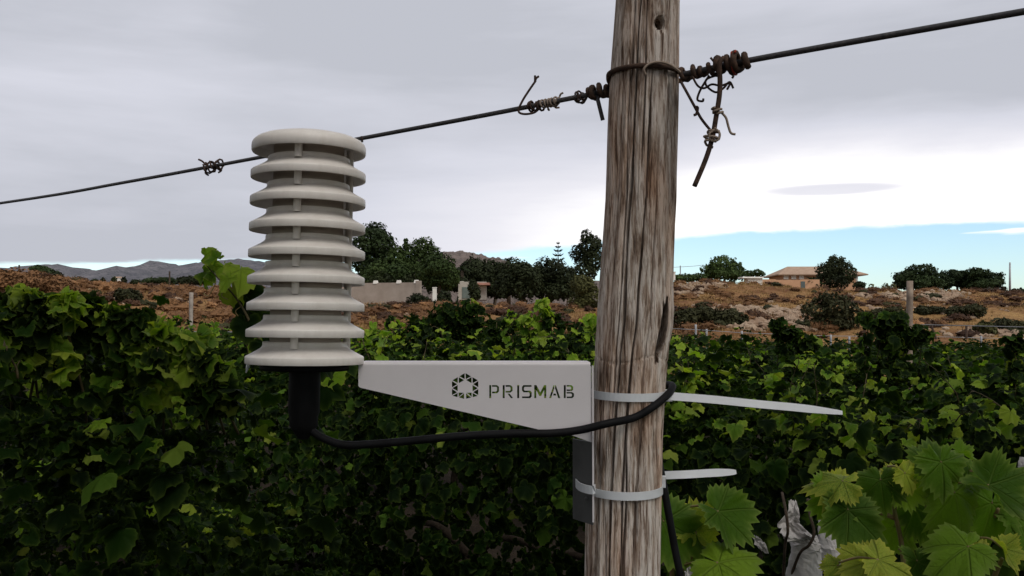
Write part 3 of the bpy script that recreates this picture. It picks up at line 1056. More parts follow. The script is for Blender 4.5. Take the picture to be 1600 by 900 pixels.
# ------------------------------------------------------------------ broad near leaves on the right
def near_vine():
    def build(label, leaves, stems):
        root = empty('grape_vine', (leaves[0][0] and P(leaves[0][0], 900, 1.35).x, 1.35, 0), label, 'grapevine', 'near vines beside the post')
        b = MB()
        for st in stems:
            pts = smooth_path([P(*q) for q in st], 6)
            k = len(pts)
            b.tube(pts, [0.0045 - 0.0022 * i / k for i in range(k)], 6)
        for (px, py, y, s, kind, ti, nx, ny, nz, tx, tz) in leaves:
            tip = Vector((tx, 0.0, tz))
            nrm = Vector((nx, ny, nz))
            size = s * y / FPX
            m = leaf_frame(nrm, tip)
            c = P(px, py, y)
            pos = c - (m @ Vector((0, 1, 0))) * size * 0.22       # stalk joint sits behind the blade's middle
            leaf_object(kind, ti, pos, nrm, tip, size, root)
            q = pos - (m @ Vector((0, 1, 0))) * size * 0.5 + Vector((0, 0.03, -size * 0.35))
            b.tube(smooth_path([pos, pos.lerp(q, 0.5) + Vector((0, 0, 0.005)), q], 4), 0.0016, 5)
        b.build('cane', M_GCANE, root, True)
        return root
    build('young vine with four broad green leaves just right of the wooden post foot',
          [(1046, 845, 1.22, 135, 'big', 0, 0.55, -0.8, 0.35, 0.1, -1),
           (1084, 812, 1.25, 84, 'yel', 3, -0.25, -0.8, 0.45, -0.2, 1),
           (1085, 850, 1.27, 80, 'big', 1, 0.2, -0.9, 0.4, 0.3, -1),
           (1142, 818, 1.22, 118, 'big', 0, 0.45, -0.75, 0.55, 0.75, -0.8),
           (1148, 892, 1.16, 128, 'big', 2, -0.1, -0.6, 0.85, 0.5, -0.6)],
          [[(1058, 960, 1.25), (1062, 900, 1.25), (1088, 860, 1.25), (1112, 826, 1.24)], [(1090, 858, 1.25), (1086, 835, 1.25), (1086, 822, 1.25)], [(1052, 960, 1.25), (1050, 900, 1.24), (1052, 870, 1.23)]])
    build('spreading vine with broad pale edged leaves beside the paper bags, lower right',
          [(1296, 752, 1.30, 84, 'yel', 1, -0.2, -0.55, 0.8, -0.7, 0.2),
           (1318, 765, 1.33, 70, 'yel', 0, 0.3, -0.7, 0.6, 0.6, 0.1),
           (1300, 792, 1.32, 92, 'big', 3, -0.2, -0.9, 0.25, -0.2, -1),
           (1324, 822, 1.29, 112, 'big', 0, 0.1, -0.9, 0.3, -0.2, -1),
           (1350, 815, 1.34, 80, 'big', 4, 0.4, -0.8, 0.3, 0.4, -1),
           (1378, 768, 1.32, 80, 'big', 2, -0.4, -0.8, 0.3, 0.1, -1),
           (1394, 744, 1.34, 56, 'yel', 3, 0.1, -0.7, 0.5, -0.1, 1),
           (1376, 745, 1.37, 50, 'yel', 1, -0.3, -0.6, 0.6, -0.6, 0.5),
           (1420, 752, 1.30, 62, 'yel', 4, 0.5, -0.8, 0.2, 0.5, -0.9),
           (1414, 775, 1.33, 70, 'big', 0, 0.2, -0.9, 0.3, 0.2, -1),
           (1458, 712, 1.34, 84, 'big', 2, -0.15, -0.9, 0.45, 0.1, 1),
           (1474, 745, 1.30, 100, 'big', 4, 0.2, -0.95, 0.2, 0.0, -1),
           (1452, 740, 1.38, 66, 'big', 1, -0.3, -0.9, 0.3, -0.4, -0.8),
           (1512, 714, 1.36, 54, 'big', 3, 0.4, -0.45, 0.75, 0.9, -0.35),
           (1524, 748, 1.36, 70, 'big', 0, 0.1, -0.6, 0.7, 0.5, 0.2),
           (1500, 795, 1.32, 112, 'big', 1, 0.1, -0.95, 0.2, 0.2, -1),
           (1572, 775, 1.30, 128, 'big', 3, 0.2, -0.7, 0.6, 0.7, -0.7),
           (1545, 810, 1.36, 110, 'big', 2, -0.2, -0.9, 0.3, -0.3, -1),
           (1440, 815, 1.38, 100, 'big', 4, 0.2, -0.9, 0.3, 0.3, -1),
           (1600, 835, 1.36, 110, 'big', 0, 0.2, -0.9, 0.4, 0.1, -1),
           (1392, 842, 1.42, 90, 'big', 3, -0.3, -0.9, 0.3, -0.3, -1)],
          [[(1420, 980, 1.38), (1410, 860, 1.38), (1398, 800, 1.36), (1392, 760, 1.35)], [(1400, 810, 1.37), (1350, 790, 1.35), (1322, 772, 1.33)], [(1480, 980, 1.38), (1470, 850, 1.38), (1466, 770, 1.36), (1460, 730, 1.36)],
           [(1468, 780, 1.37), (1500, 745, 1.37), (1520, 735, 1.37)], [(1480, 900, 1.39), (1540, 830, 1.38), (1560, 795, 1.35)]])
    build('low vine with mottled yellow leaves along the bottom edge, right of the paper bags',
          [(1338, 885, 1.18, 84, 'yel', 0, -0.3, -0.6, 0.75, -0.8, -0.2),
           (1394, 884, 1.14, 96, 'yel', 4, 0.15, -0.6, 0.8, 0.5, -0.4),
           (1302, 892, 1.20, 50, 'yel', 2, -0.2, -0.7, 0.6, -0.5, -0.6),
           (1490, 866, 1.18, 122, 'big', 2, -0.25, -0.5, 0.85, -0.6, -0.5),
           (1515, 852, 1.22, 84, 'yel', 1, 0.2, -0.6, 0.75, 0.5, 0.3),
           (1576, 872, 1.20, 70, 'yel', 3, 0.5, -0.75, 0.45, 0.2, -1),
           (1540, 866, 1.24, 46, 'yel', 0, 0.1, -0.7, 0.6, 0.8, 0.1),
           (1440, 895, 1.24, 80, 'big', 3, 0.0, -0.8, 0.5, 0.1, -1)],
          [[(1440, 980, 1.24), (1430, 910, 1.24), (1400, 890, 1.2)], [(1540, 980, 1.24), (1528, 900, 1.22), (1524, 870, 1.22)], [(1540, 940, 1.24), (1556, 895, 1.22), (1566, 872, 1.21)]])


near_vine()


# ------------------------------------------------------------------ paper bags over grape bunches
def paper_bag(label, pts, seed, fold=0.5):
    """crumpled paper tube through (px, py, y, half width px)"""
    rg = np.random.default_rng(seed)
    n = 26
    vs, fs = [], []
    path = []
    for i in range(len(pts) - 1):
        for k in range(5):
            t = k / 5
            path.append([pts[i][j] * (1 - t) + pts[i + 1][j] * t for j in range(4)])
    path.append(list(pts[-1]))
    for i, (px, py, y, w) in enumerate(path):
        c = P(px, py, y)
        r = w * y / FPX
        for j in range(n):
            a = 2 * math.pi * j / n
            q = 1 + fold * 0.30 * math.sin(4 * a + i * 0.35 + seed) + fold * 0.36 * (float(fbm(np.array([math.cos(a) * 1.7 + i * 0.55 + seed * 3]), np.array([math.sin(a) * 1.7 + i * 0.3]), seed, 2)[0]) - 0.5) * 2
            vs.append(c + Vector((math.cos(a) * r * q, math.sin(a) * r * q * 0.7, rg.normal(0, 0.05) * r)))
    for i in range(len(path) - 1):
        for j in range(n):
            a, b = i * n + j, i * n + (j + 1) % n
            fs.append((a, b, b + n, a + n))
    fs.append(tuple(range((len(path) - 1) * n, len(path) * n)))
    m = MB()
    m.add(vs, fs)
    o = m.build('paper_bag', M_PAPER)
    tag(o, label, 'paper bag', 'paper bags over the grapes')
    return o


paper_bag('large crumpled white paper bag hanging lowest among the leaves', [(1255, 838, 1.51, 20), (1257, 848, 1.5, 22), (1260, 862, 1.5, 24), (1258, 890, 1.5, 25), (1256, 930, 1.5, 24)], 3, 0.38)
def paper_sheet(label, pts, seed, crumple=0.5):
    """torn crumpled sheet following (px, py, y, half width px), folded lengthways"""
    rg = np.random.default_rng(seed)
    path = []
    for i in range(len(pts) - 1):
        for k in range(6):
            t = k / 6
            path.append([pts[i][j] * (1 - t) + pts[i + 1][j] * t for j in range(4)])
    path.append(list(pts[-1]))
    nw = 13
    vs, fs = [], []
    for i, (px, py, y, w) in enumerate(path):
        u = y / FPX
        for j in range(nw):
            a = -1 + 2 * j / (nw - 1)
            f = float(fbm(np.array([a * 1.7 + seed]), np.array([i * 0.33 + seed * 2.1]), seed, 3)[0]) - 0.5
            e = float(vnoise(np.array([i * 0.8 + seed]), np.array([j * 0.9]), seed + 3)[()][0]) - 0.5
            vs.append(P(px + a * w * (1 + 0.35 * e), py + 6 * e, y + (0.22 * w * u * math.cos(3.2 * a) + crumple * 1.9 * f * w * u)))
    for i in range(len(path) - 1):
        for j in range(nw - 1):
            a = i * nw + j
            fs.append((a, a + 1, a + 1 + nw, a + nw))
    m = MB()
    m.add(vs, fs)
    o = m.build('paper_bag', M_PAPER)
    md = o.modifiers.new('thick', 'SOLIDIFY')
    md.thickness = 0.0006
    return tag(o, label, 'paper bag', 'paper bags over the grapes')


paper_sheet('crumpled white paper flap sticking up above the largest paper bag', [(1238, 782, 1.50, 6), (1240, 800, 1.49, 9), (1232, 818, 1.49, 17), (1246, 838, 1.475, 24), (1262, 850, 1.48, 16)], 23, 0.8)
paper_bag('grey white paper bag behind the large crumpled one', [(1286, 812, 1.66, 8), (1290, 828, 1.66, 12), (1301, 855, 1.66, 20), (1308, 885, 1.66, 22), (1306, 905, 1.66, 18)], 5, 0.3)
paper_bag('small white bag peeking out below the topmost curled leaves', [(1409, 800, 1.5, 5), (1417, 815, 1.5, 11), (1421, 828, 1.5, 9)], 8, 0.5)
paper_sheet('torn white paper scrap between the broad leaf and the bags', [(1180, 838, 1.5, 4), (1188, 850, 1.5, 8), (1197, 864, 1.5, 4)], 12, 1.0)
paper_sheet('white scrap at the foot of the cable by the post', [(1072, 880, 1.5, 5), (1076, 888, 1.5, 9), (1080, 904, 1.5, 8)], 15, 1.0)
paper_bag('white bag at the right picture edge in the dark vines', [(1596, 714, 2.6, 3), (1600, 726, 2.6, 8), (1604, 740, 2.6, 7)], 19, 0.6)
for i, (pts) in enumerate(([(1222, 770, 1.50), (1228, 800, 1.46), (1231, 830, 1.455), (1227, 850, 1.47), (1224, 900, 1.50)], [(1262, 780, 1.50), (1266, 806, 1.47), (1272, 832, 1.455), (1264, 852, 1.455), (1250, 864, 1.47), (1236, 900, 1.50)])):
    b = MB()
    b.tube(smooth_path([P(*q) for q in pts], 6), 0.0024, 6)
    o = b.build('vine_cane', M_BARK, None, True)
    tag(o, ('dark cane crossing the left side of the crumpled paper bag', 'dark cane curving over the middle of the crumpled paper bag')[i], 'vine cane')


# ------------------------------------------------------------------ the big wooden post
POST_Y = 1.0
EDGE = [(-200, 980, 1074), (0, 966, 1065), (110, 957, 1063), (210, 952, 1060), (310, 947, 1057), (400, 940, 1052), (450, 936, 1050), (485, 933, 1051), (510, 932, 1049), (540, 930, 1043), (600, 927, 1037), (680, 922, 1032), (815, 915, 1029), (900, 913, 1027), (1400, 890, 1005), (2960, 820, 940)]


def post_cr(z):
    py = HOR - (z - EYE) * FPX / POST_Y
    ys = [e[0] for e in EDGE]
    l, r = np.interp(py, ys, [e[1] for e in EDGE]), np.interp(py, ys, [e[2] for e in EDGE])
    return ((l + r) / 2 - 800) / FPX * POST_Y, (r - l) / 2 / FPX * POST_Y


def build_post():
    root = empty('wooden_post', (post_cr(0)[0], POST_Y, 0), 'thick weathered grey wooden post with long cracks carrying the bracket', 'wooden post')
    th = np.concatenate([np.linspace(-R(105), R(105), 300, endpoint=False), np.linspace(R(105), R(255), 40, endpoint=False)])   # 0 faces the camera
    zs = np.concatenate([np.linspace(-0.1, 1.40, 60, endpoint=False), np.linspace(1.40, 2.16, 420, endpoint=False), np.linspace(2.16, 2.32, 20)])
    TH, ZZ = np.meshgrid(th, zs)
    c = np.array([post_cr(z) for z in zs])
    CX, RR = np.repeat(c[:, :1], len(th), 1), np.repeat(c[:, 1:], len(th), 1)
    rr = RR.copy()
    rr += (fbm(np.cos(TH) * 1.6 + 3, np.sin(TH) * 1.6 + ZZ * 1.5, 41) - 0.5) * 0.004
    rr += (fbm(TH * 9 + 20, ZZ * 4.5, 43, 3) - 0.5) * 0.0028
    rr += (vnoise(TH * 42 + 40, ZZ * 9, 44) - 0.5) * 0.0011
    # drying cracks: (angle at top deg, drift, z from, z to, width m, depth m)
    cr = [(-20, -11, 1.30, 2.40, 0.0016, 0.012), (-34, 4, 1.62, 2.40, 0.0009, 0.007), (4, -14, 1.25, 2.05, 0.0013, 0.010), (-8, 3, 1.90, 2.40, 0.0008, 0.006), (22, -8, 1.30, 1.98, 0.0008, 0.006),
          (-48, 6, 1.70, 2.02, 0.0008, 0.006), (38, 5, 1.92, 2.40, 0.0009, 0.006), (-14, 9, 1.20, 1.66, 0.0014, 0.010), (14, -5, 1.22, 1.62, 0.0009, 0.007), (-40, 5, 1.20, 1.56, 0.0008, 0.005), (34, 2, 1.2, 1.55, 0.0008, 0.006), (50, -3, 1.68, 2.06, 0.0007, 0.005), (-58, 2, 1.30, 1.66, 0.0008, 0.006)]
    for i, (a0, dr, za, zb, w, dp) in enumerate(cr):
        path = R(a0) + R(dr) * (2.1 - ZZ) / 0.6 + (fbm(ZZ * 7 + i * 13, ZZ * 0 + i, 60 + i, 3) - 0.5) * 0.16
        dist = np.abs(TH - path) * RR
        end = np.clip((ZZ - za) / 0.06, 0, 1) * np.clip((zb - ZZ) / 0.06, 0, 1)
        wv = w * (0.5 + 0.9 * vnoise(ZZ * 22 + i * 7, ZZ * 0 + i, 80 + i)) * end
        rr -= dp * end * np.clip(1 - (dist / np.maximum(wv * 1.25, 1e-5)) ** 2, 0, 1) + 0.0012 * end * np.exp(-(dist / 0.004) ** 2)
    # knot hole near the top, hollow slit on the right side, scar ring
    zk = EYE + (HOR - 46) / FPX
    uk = (1030 - 1016) / 50.0
    ak = math.asin(uk)
    d2 = np.hypot((TH - ak) * RR / 0.0066, (ZZ - zk) / 0.0072)
    rr -= 0.030 * np.clip(1.3 - d2 ** 4, 0, 1)
    rr -= 0.0012 * np.exp(-((d2 - 1.35) / 0.3) ** 2)
    zh = EYE + (HOR - 515) / FPX
    ah = R(45) + (ZZ - zh) * 2.4
    d2 = np.hypot((TH - ah) * RR / 0.0066, (ZZ - zh) / 0.034)
    d2 = d2 + 0.9 * (fbm(TH * 14, ZZ * 60, 91, 3) - 0.5)
    hollow = 0.034 * np.clip((1.25 - d2 ** 3) * 2.0, 0, 1)
    zs2 = EYE + (HOR - 561) / FPX + 0.004 * np.sin(TH * 3)
    rr -= 0.0010 * np.exp(-((ZZ - zs2) / 0.0016) ** 2)
    X = CX + np.sin(TH) * rr
    Y = POST_Y - np.cos(TH) * rr + hollow
    n, k = len(th), len(zs)
    vs = np.stack([X, Y, ZZ], -1).reshape(-1, 3).tolist()
    fs = []
    for i in range(k - 1):
        for j in range(n):
            a, b = i * n + j, i * n + (j + 1) % n
            fs.append((a, b, b + n, a + n))
    fs.append(tuple(range((k - 1) * n, k * n)))
    me = bpy.data.meshes.new('shaft')
    me.from_pydata(vs, [], fs)
    me.materials.append(M_WOOD)
    me.polygons.foreach_set('use_smooth', [True] * (len(me.polygons) - 1) + [False])
    link_mesh('shaft', me, root)


build_post()


def post_point(py, ang, gap=0.0):
    """point on the post's skin at image row py (at the axis depth), angle from the camera side"""
    z = EYE + (HOR - py) * POST_Y / FPX
    cx, r = post_cr(z)
    return Vector((cx + math.sin(R(ang)) * (r + gap), POST_Y - math.cos(R(ang)) * (r + gap), z))


# ------------------------------------------------------------------ trellis wires and tendrils
def helix(a, b, turns, rad, n=14, jit=0.0, seed=1):
    rg = np.random.default_rng(seed)
    a, b = Vector(a), Vector(b)
    t = (b - a).normalized()
    u = t.orthogonal().normalized()
    v = t.cross(u)
    out = []
    k = int(turns * n)
    for i in range(k + 1):
        s = i / k
        w = 2 * math.pi * turns * s
        r = rad * (1 + rg.normal(0, jit * 0.6) + 0.22 * math.sin(9.0 * s + seed) + 0.12 * math.sin(23 * s + 2 * seed))
        out.append(a.lerp(b, min(max(s + 0.055 * math.sin(11 * s + seed * 1.7) + rg.normal(0, jit * 0.02), 0), 1)) + (u * math.cos(w) + v * math.sin(w)) * r)
    return out


WIRE_Z = EYE + (HOR - 127) * 1.0 / FPX


def wire_at(px, py):
    """point of the level trellis wire seen at px, py"""
    p = P(px, py, 1.0)
    k = (WIRE_Z - EYE) / (p.z - EYE)
    return P(px, py, k)


def build_wires():
    # wire leaving to the left
    w = empty('trellis_wire', wire_at(955, 141), 'dark steel trellis wire running from the post down to the left edge behind the shield', 'wire', 'trellis wires')
    pl = [(-1000, 406), (-400, 372), (0, 317.5), (200, 284), (400, 247), (566, 216), (760, 179.5), (900, 152), (950, 143)]
    pts = smooth_path([wire_at(*q) for q in pl] + [Vector((post_cr(WIRE_Z)[0], POST_Y + 0.044, WIRE_Z))], 6)
    b = MB(); b.tube(pts, 0.0030, 10); b.build('cable', M_WIRE, w, True)
    a, e = wire_at(916, 147), wire_at(957, 141)
    b = MB(); b.tube(helix(a, e, 4.2, 0.0062, 16, 0.10, 4), 0.0031, 8); b.build('coil', M_RUST, w, True)
    t = [wire_at(931, 147), P(934, 156, a.y - 0.008), P(938, 172, a.y - 0.008), P(942, 188, a.y - 0.006)]
    b = MB(); b.tube(smooth_path(t, 5), 0.0026, 8); b.build('tail', M_WIRE, w, True)
    # wire leaving to the right, looped round the post
    w = empty('trellis_wire', wire_at(1062, 118), 'thick steel trellis wire tied round the post and rising to the right edge', 'wire', 'trellis wires')
    pr = [(1064, 117), (1110, 107), (1170, 94.5), (1300, 71), (1450, 44.5), (1600, 18), (2100, -70)]
    ptr = [wire_at(*q) for q in pr]
    b = MB(); b.tube(smooth_path(ptr, 8), 0.0031, 10); b.build('cable', M_WIRE, w, True)
    loop = [P(1088, 118, 0.965)] + [post_point(116 + (ang - 62) * 0.02, ang, 0.0028) for ang in range(62, -100, -9)] + [post_point(118, ang, 0.003) for ang in range(-108, -262, -14)] + [P(1075, 122, 1.0), P(1095, 112, 0.958)]
    b = MB(); b.tube(smooth_path(loop, 4), 0.0030, 8); b.build('post_loop', M_RUST, w, True)
    b = MB(); b.tube(helix(wire_at(1066, 117), wire_at(1122, 105), 4.2, 0.0056, 16, 0.14, 6), 0.0026, 8); b.build('coil', M_RUST, w, True)
    b = MB(); b.tube(helix(wire_at(1120, 104), wire_at(1170, 95), 3.6, 0.0082, 16, 0.08, 9), 0.0035, 8); b.build('coil', M_RUST, w, True)
    y = wire_at(1130, 102).y - 0.009
    t = [P(1131, 90, y), P(1124, 100, y - 0.002), P(1125, 125, y), P(1124, 150, y), P(1119, 182, y), P(1113, 215, y), P(1103, 248, y), P(1085, 291, y)]
    b = MB(); b.tube(smooth_path(t, 6), 0.0027, 8); b.build('tail', M_RUST, w, True)

    def tendril(label, paths, mat, rad):
        m = MB()
        for q in paths:
            m.tube(q, rad, 5)
        o = m.build('vine_tendril', mat, None, True)
        tag(o, label, 'dried tendril', 'dried tendrils on the wire')
    yr = wire_at(1100, 109).y
    tendril('pale dried tendril arching over the wire loop on the post face',
            [smooth_path([P(1066, 116, 0.958), P(1052, 104, 0.955), P(1034, 97, 0.955), P(1016, 99, 0.955), P(1006, 108, 0.955), P(1009, 117, 0.957)], 6)], M_TEND, 0.0015)
    tendril('thin dark tendril hanging straight from post edge to the wire tail',
            [smooth_path([P(1064, 128, yr + .01), P(1074, 146, yr), P(1086, 168, yr), P(1096, 186, yr), P(1112, 206, yr)], 6), smooth_path([P(1085, 168, yr), P(1090, 168, yr), P(1088, 178, yr), P(1084, 180, yr)], 4)], M_TENDD, 0.0016)
    tendril('tangle of curled dark tendrils under the rusty wire coil',
            [smooth_path([P(1082, 120, yr), P(1090, 134, yr), P(1100, 138, yr), P(1112, 132, yr), P(1126, 134, yr), P(1140, 130, yr), P(1136, 140, yr)], 6),
             smooth_path([P(1118, 118, yr), P(1104, 124, yr), P(1104, 134, yr), P(1118, 144, yr), P(1130, 138, yr), P(1140, 128, yr), P(1146, 138, yr)], 6),
             smooth_path([P(1108, 118, yr), P(1098, 134, yr), P(1092, 146, yr), P(1090, 156, yr), P(1098, 158, yr), P(1099, 154, yr)], 6),
             smooth_path([P(1110, 90, yr), P(1116, 98, yr), P(1118, 108, yr), P(1112, 114, yr)], 5), smooth_path([P(1146, 106, yr), P(1140, 113, yr), P(1146, 118, yr), P(1144, 122, yr)], 5)], M_TENDD, 0.0013)
    tendril('pale tendril looped round the hanging wire tail with a loose end',
            [helix(P(1121, 168, y), P(1123, 178, y), 2, 0.005, 12, 0.1, 2), smooth_path([P(1126, 175, y), P(1134, 184, y), P(1138, 198, y), P(1142, 208, y), P(1149, 210, y)], 6),
             helix(P(1108, 226, y), P(1116, 202, y), 3.2, 0.0062, 12, 0.22, 3), smooth_path([P(1116, 200, y - .004), P(1124, 208, y - .004), P(1122, 218, y - .004), P(1112, 220, y - .004), P(1108, 210, y - .004), P(1116, 203, y - .004)], 5)], M_TEND, 0.0014)
    b = MB(); b.tube(helix(wire_at(1146, 100), wire_at(1153, 99), 1.3, 0.0112, 16, 0.05, 5), 0.0012, 5)
    tag(b.build('red_thread', M_RED, None, True), 'thin red thread wound on the rusty coil right of the post', 'thread')
    # left side wraps
    a, e = wire_at(826, 167), wire_at(848, 163)
    ya = a.y
    tendril('black looped tendril with upright stem left of the pale wrapping',
            [smooth_path([P(844, 168, ya - .008), P(834, 176, ya - .008), P(818, 178, ya - .008), P(810, 173, ya - .006), P(816, 158, ya - .006), P(826, 142, ya - .005), P(837, 126, ya - .004)], 7),
             smooth_path([P(836, 127, ya - .004), P(838, 122, ya - .004), P(842, 119, ya - .004)], 3), smooth_path([P(836, 127, ya - .004), P(836, 122, ya - .004), P(836, 118, ya - .004)], 3), helix(a, e, 4, 0.0052, 12, 0.16, 12)], M_TENDD, 0.0015)
    tendril('pale brown tendril wound tightly round the wire left of the post',
            [helix(wire_at(848, 163), wire_at(872, 158), 6.5, 0.0046, 12, 0.12, 14), smooth_path([wire_at(870, 158), P(874, 152, ya), P(876, 147, ya), P(880, 145, ya)], 5), smooth_path([wire_at(866, 160), P(868, 168, ya), P(874, 168, ya)], 5),
             smooth_path([wire_at(853, 163), P(858, 172, ya), P(856, 170, ya)], 4)], M_TEND, 0.0013)
    tendril('small curled tendril hanging from the wire next to the rusty knot',
            [helix(wire_at(900, 153), wire_at(914, 150), 3, 0.0060, 12, 0.2, 16), smooth_path([wire_at(898, 156), P(902, 160, a.y), P(908, 160, a.y), P(914, 156, a.y), P(908, 154, a.y)], 5)], M_TENDD, 0.0012)
    a = wire_at(320, 262)
    ya = a.y
    tendril('knotted dark tendril on the wire left of the shield',
            [helix(wire_at(322, 262), wire_at(346, 257.5), 4.5, 0.0075, 12, 0.3, 18), smooth_path([P(322, 258, ya), P(316, 252, ya), P(310, 249, ya)], 4), smooth_path([P(324, 262, ya), P(321, 270, ya), P(326, 274, ya)], 4), smooth_path([P(340, 260, ya), P(346, 266, ya), P(341, 270, ya)], 4)], M_TENDD, 0.0017)
    b = MB(); b.tube([wire_at(565, 213), P(566, 222, wire_at(565, 213).y)], 0.0018, 6)
    tag(b.build('vine_tendril', M_TENDD, None, True), 'tiny dark stub on the wire just right of the shield cap', 'dried tendril', 'dried tendrils on the wire')


build_wires()

# ------------------------------------------------------------------ radiation shield
SH_Y = 0.95


def build_shield():
    base = P(476.5, 568, SH_Y)
    top = P(483.5, 241, SH_Y)
    root = empty('weather_shield', base, 'white stacked plate weather sensor shield standing on the bracket arm', 'weather sensor')
    ax = (top - base).normalized()
    root.rotation_euler = Vector((0, 0, 1)).rotation_difference(ax).to_euler()
    u = SH_Y / FPX
    hgt = (top - base).length
    pitch = hgt / 8
    Rr = 90.5 * u
    ri = 0.715
    for i in range(9):
        Rk = Rr * (1 - 0.0035 * i)
        z = pitch * i
        m = MB()
        if i == 8:       # domed cap
            prof = [(0.0005, 32.5 * u), (0.20 * Rk, 32.2 * u), (0.45 * Rk, 30.8 * u), (0.66 * Rk, 28.2 * u), (0.82 * Rk, 24.6 * u), (0.92 * Rk, 20.6 * u), (0.975 * Rk, 16.2 * u), (0.996 * Rk, 12.0 * u), (Rk, 8 * u), (0.998 * Rk, 2 * u), (0.985 * Rk, 0),
                    (0.955 * Rk, 0.3 * u), (0.945 * Rk, 4 * u), (0.90 * Rk, 12 * u), (0.72 * Rk, 18 * u), (0.0005, 18 * u)]
        else:
            t = 1.0
            prof = [((ri - 0.04) * Rk, 33.5 * u), ((ri - 0.01) * Rk, 34 * u), (ri * Rk, 33 * u), (ri * Rk, 29 * u), ((ri + 0.008) * Rk, 26.5 * u), ((ri + 0.035) * Rk, 24 * u), (0.80 * Rk, 21 * u), (0.87 * Rk, 17.4 * u), (0.935 * Rk, 14.2 * u), (0.980 * Rk, 12.2 * u), (0.996 * Rk, 11 * u), (Rk, 9.5 * u), (Rk, 1.0 * u), (0.994 * Rk, 0),
                    (0.958 * Rk, 0.2 * u), (0.948 * Rk, 2.5 * u), (0.93 * Rk, 8 * u), (0.86 * Rk, 13 * u), (0.74 * Rk, 19 * u), (0.66 * Rk, 24 * u), ((ri - 0.06) * Rk, 33 * u)]
        m.sharp = 38
        m.lathe([(r, zz + z) for r, zz in prof], 96, close=(i != 8))
        pl = m.build('cap_plate' if i == 8 else 'shield_plate', M_WHITE, root, True, True)
        if i > 0:
            for a in (-91, 29, 149):
                sp = MB()
                rr = (ri + 0.022) * Rr
                x, y = math.cos(R(a)) * rr, math.sin(R(a)) * rr
                sp.lathe([(0.0040, -17 * u), (0.0040, 12 * u)], 12, (x, y, z))
                sp.build('spacer', M_WHITE, pl, True, True)
    m = MB()
    m.lathe([(0.60 * Rr, 0.002), (0.60 * Rr, pitch * 8 + 10 * u)], 48)
    m.build('inner_core', M_CORE, root, True, True)
    m = MB()
    m.lathe([(0.001, -0.001), (0.046, -0.001), (0.047, -0.004), (0.046, -0.007), (0.001, -0.007)], 48)
    m.build('base_disc', M_BLACK, root, True, True)
    m = MB()
    m.lathe([(0.0165, -0.007), (0.0165, -0.052), (0.015, -0.056), (0.015, -0.066), (0.011, -0.072), (0.0055, -0.080)], 32)
    m.build('cable_gland', M_BLACK, root, True, True)
    # pale tip sticking out under the left rim
    m = MB()
    a = Vector((-87 * u, -0.004, -5 * u))
    m.tube([a + Vector((0.0012, 0, 0.004)), a, a + Vector((-0.0018, 0, -0.007))], [0.0018, 0.0022, 0.0008], 8)
    m.build('screw_tip', M_NYLON, root, True, True)


build_shield()

# ------------------------------------------------------------------ bracket with cut-out lettering
BR_Y = 0.955
GLYPH = {
    'P': (0.90, [[(0, 0), (.18, 0), (.18, 1), (0, 1)], [(.25, 1), (.7, 1), (.88, .86), (.88, .52), (.7, .36), (.25, .36), (.25, .51), (.62, .51), (.70, .58), (.70, .80), (.62, .86), (.25, .86)]]),
    'R': (0.95, [[(0, 0), (.18, 0), (.18, 1), (0, 1)], [(.25, 1), (.7, 1), (.88, .86), (.88, .56), (.7, .42), (.25, .42), (.25, .56), (.62, .56), (.70, .62), (.70, .80), (.62, .86), (.25, .86)], [(.42, .35), (.62, .35), (.95, 0), (.73, 0)]]),
    'I': (0.18, [[(0, 0), (.18, 0), (.18, 1), (0, 1)]]),
    'S': (0.88, [[(.86, 1), (.13, 1), (0, .87), (0, .58), (.13, .44), (.62, .44), (.69, .37), (.69, .21), (.62, .14), (0, .14), (0, 0), (.74, 0), (.87, .12), (.87, .45), (.74, .58), (.25, .58), (.18, .64), (.18, .80), (.25, .86), (.86, .86)]]),
    'M': (1.08, [[(0, 0), (.19, 0), (.19, .62), (.46, .16), (.62, .16), (.89, .62), (.89, 0), (1.08, 0), (1.08, 1), (.88, 1), (.54, .44), (.20, 1), (0, 1)]]),
    'A': (1.02, [[(0, 0), (.19, 0), (.48, .76), (.48, 1), (.41, 1)], [(.54, 1), (.61, 1), (1.02, 0), (.83, 0), (.54, .76)], [(.36, .20), (.66, .20), (.60, .36), (.42, .36)]]),
    'B': (0.92, [[(0, 0), (.18, 0), (.18, 1), (0, 1)], [(.25, 1), (.68, 1), (.84, .88), (.84, .66), (.72, .55), (.25, .55), (.25, .67), (.58, .67), (.66, .72), (.66, .82), (.58, .87), (.25, .87)],
                 [(.25, .47), (.74, .47), (.92, .35), (.92, .13), (.76, 0), (.25, 0), (.25, .13), (.66, .13), (.73, .19), (.73, .29), (.66, .35), (.25, .35)]]),
}


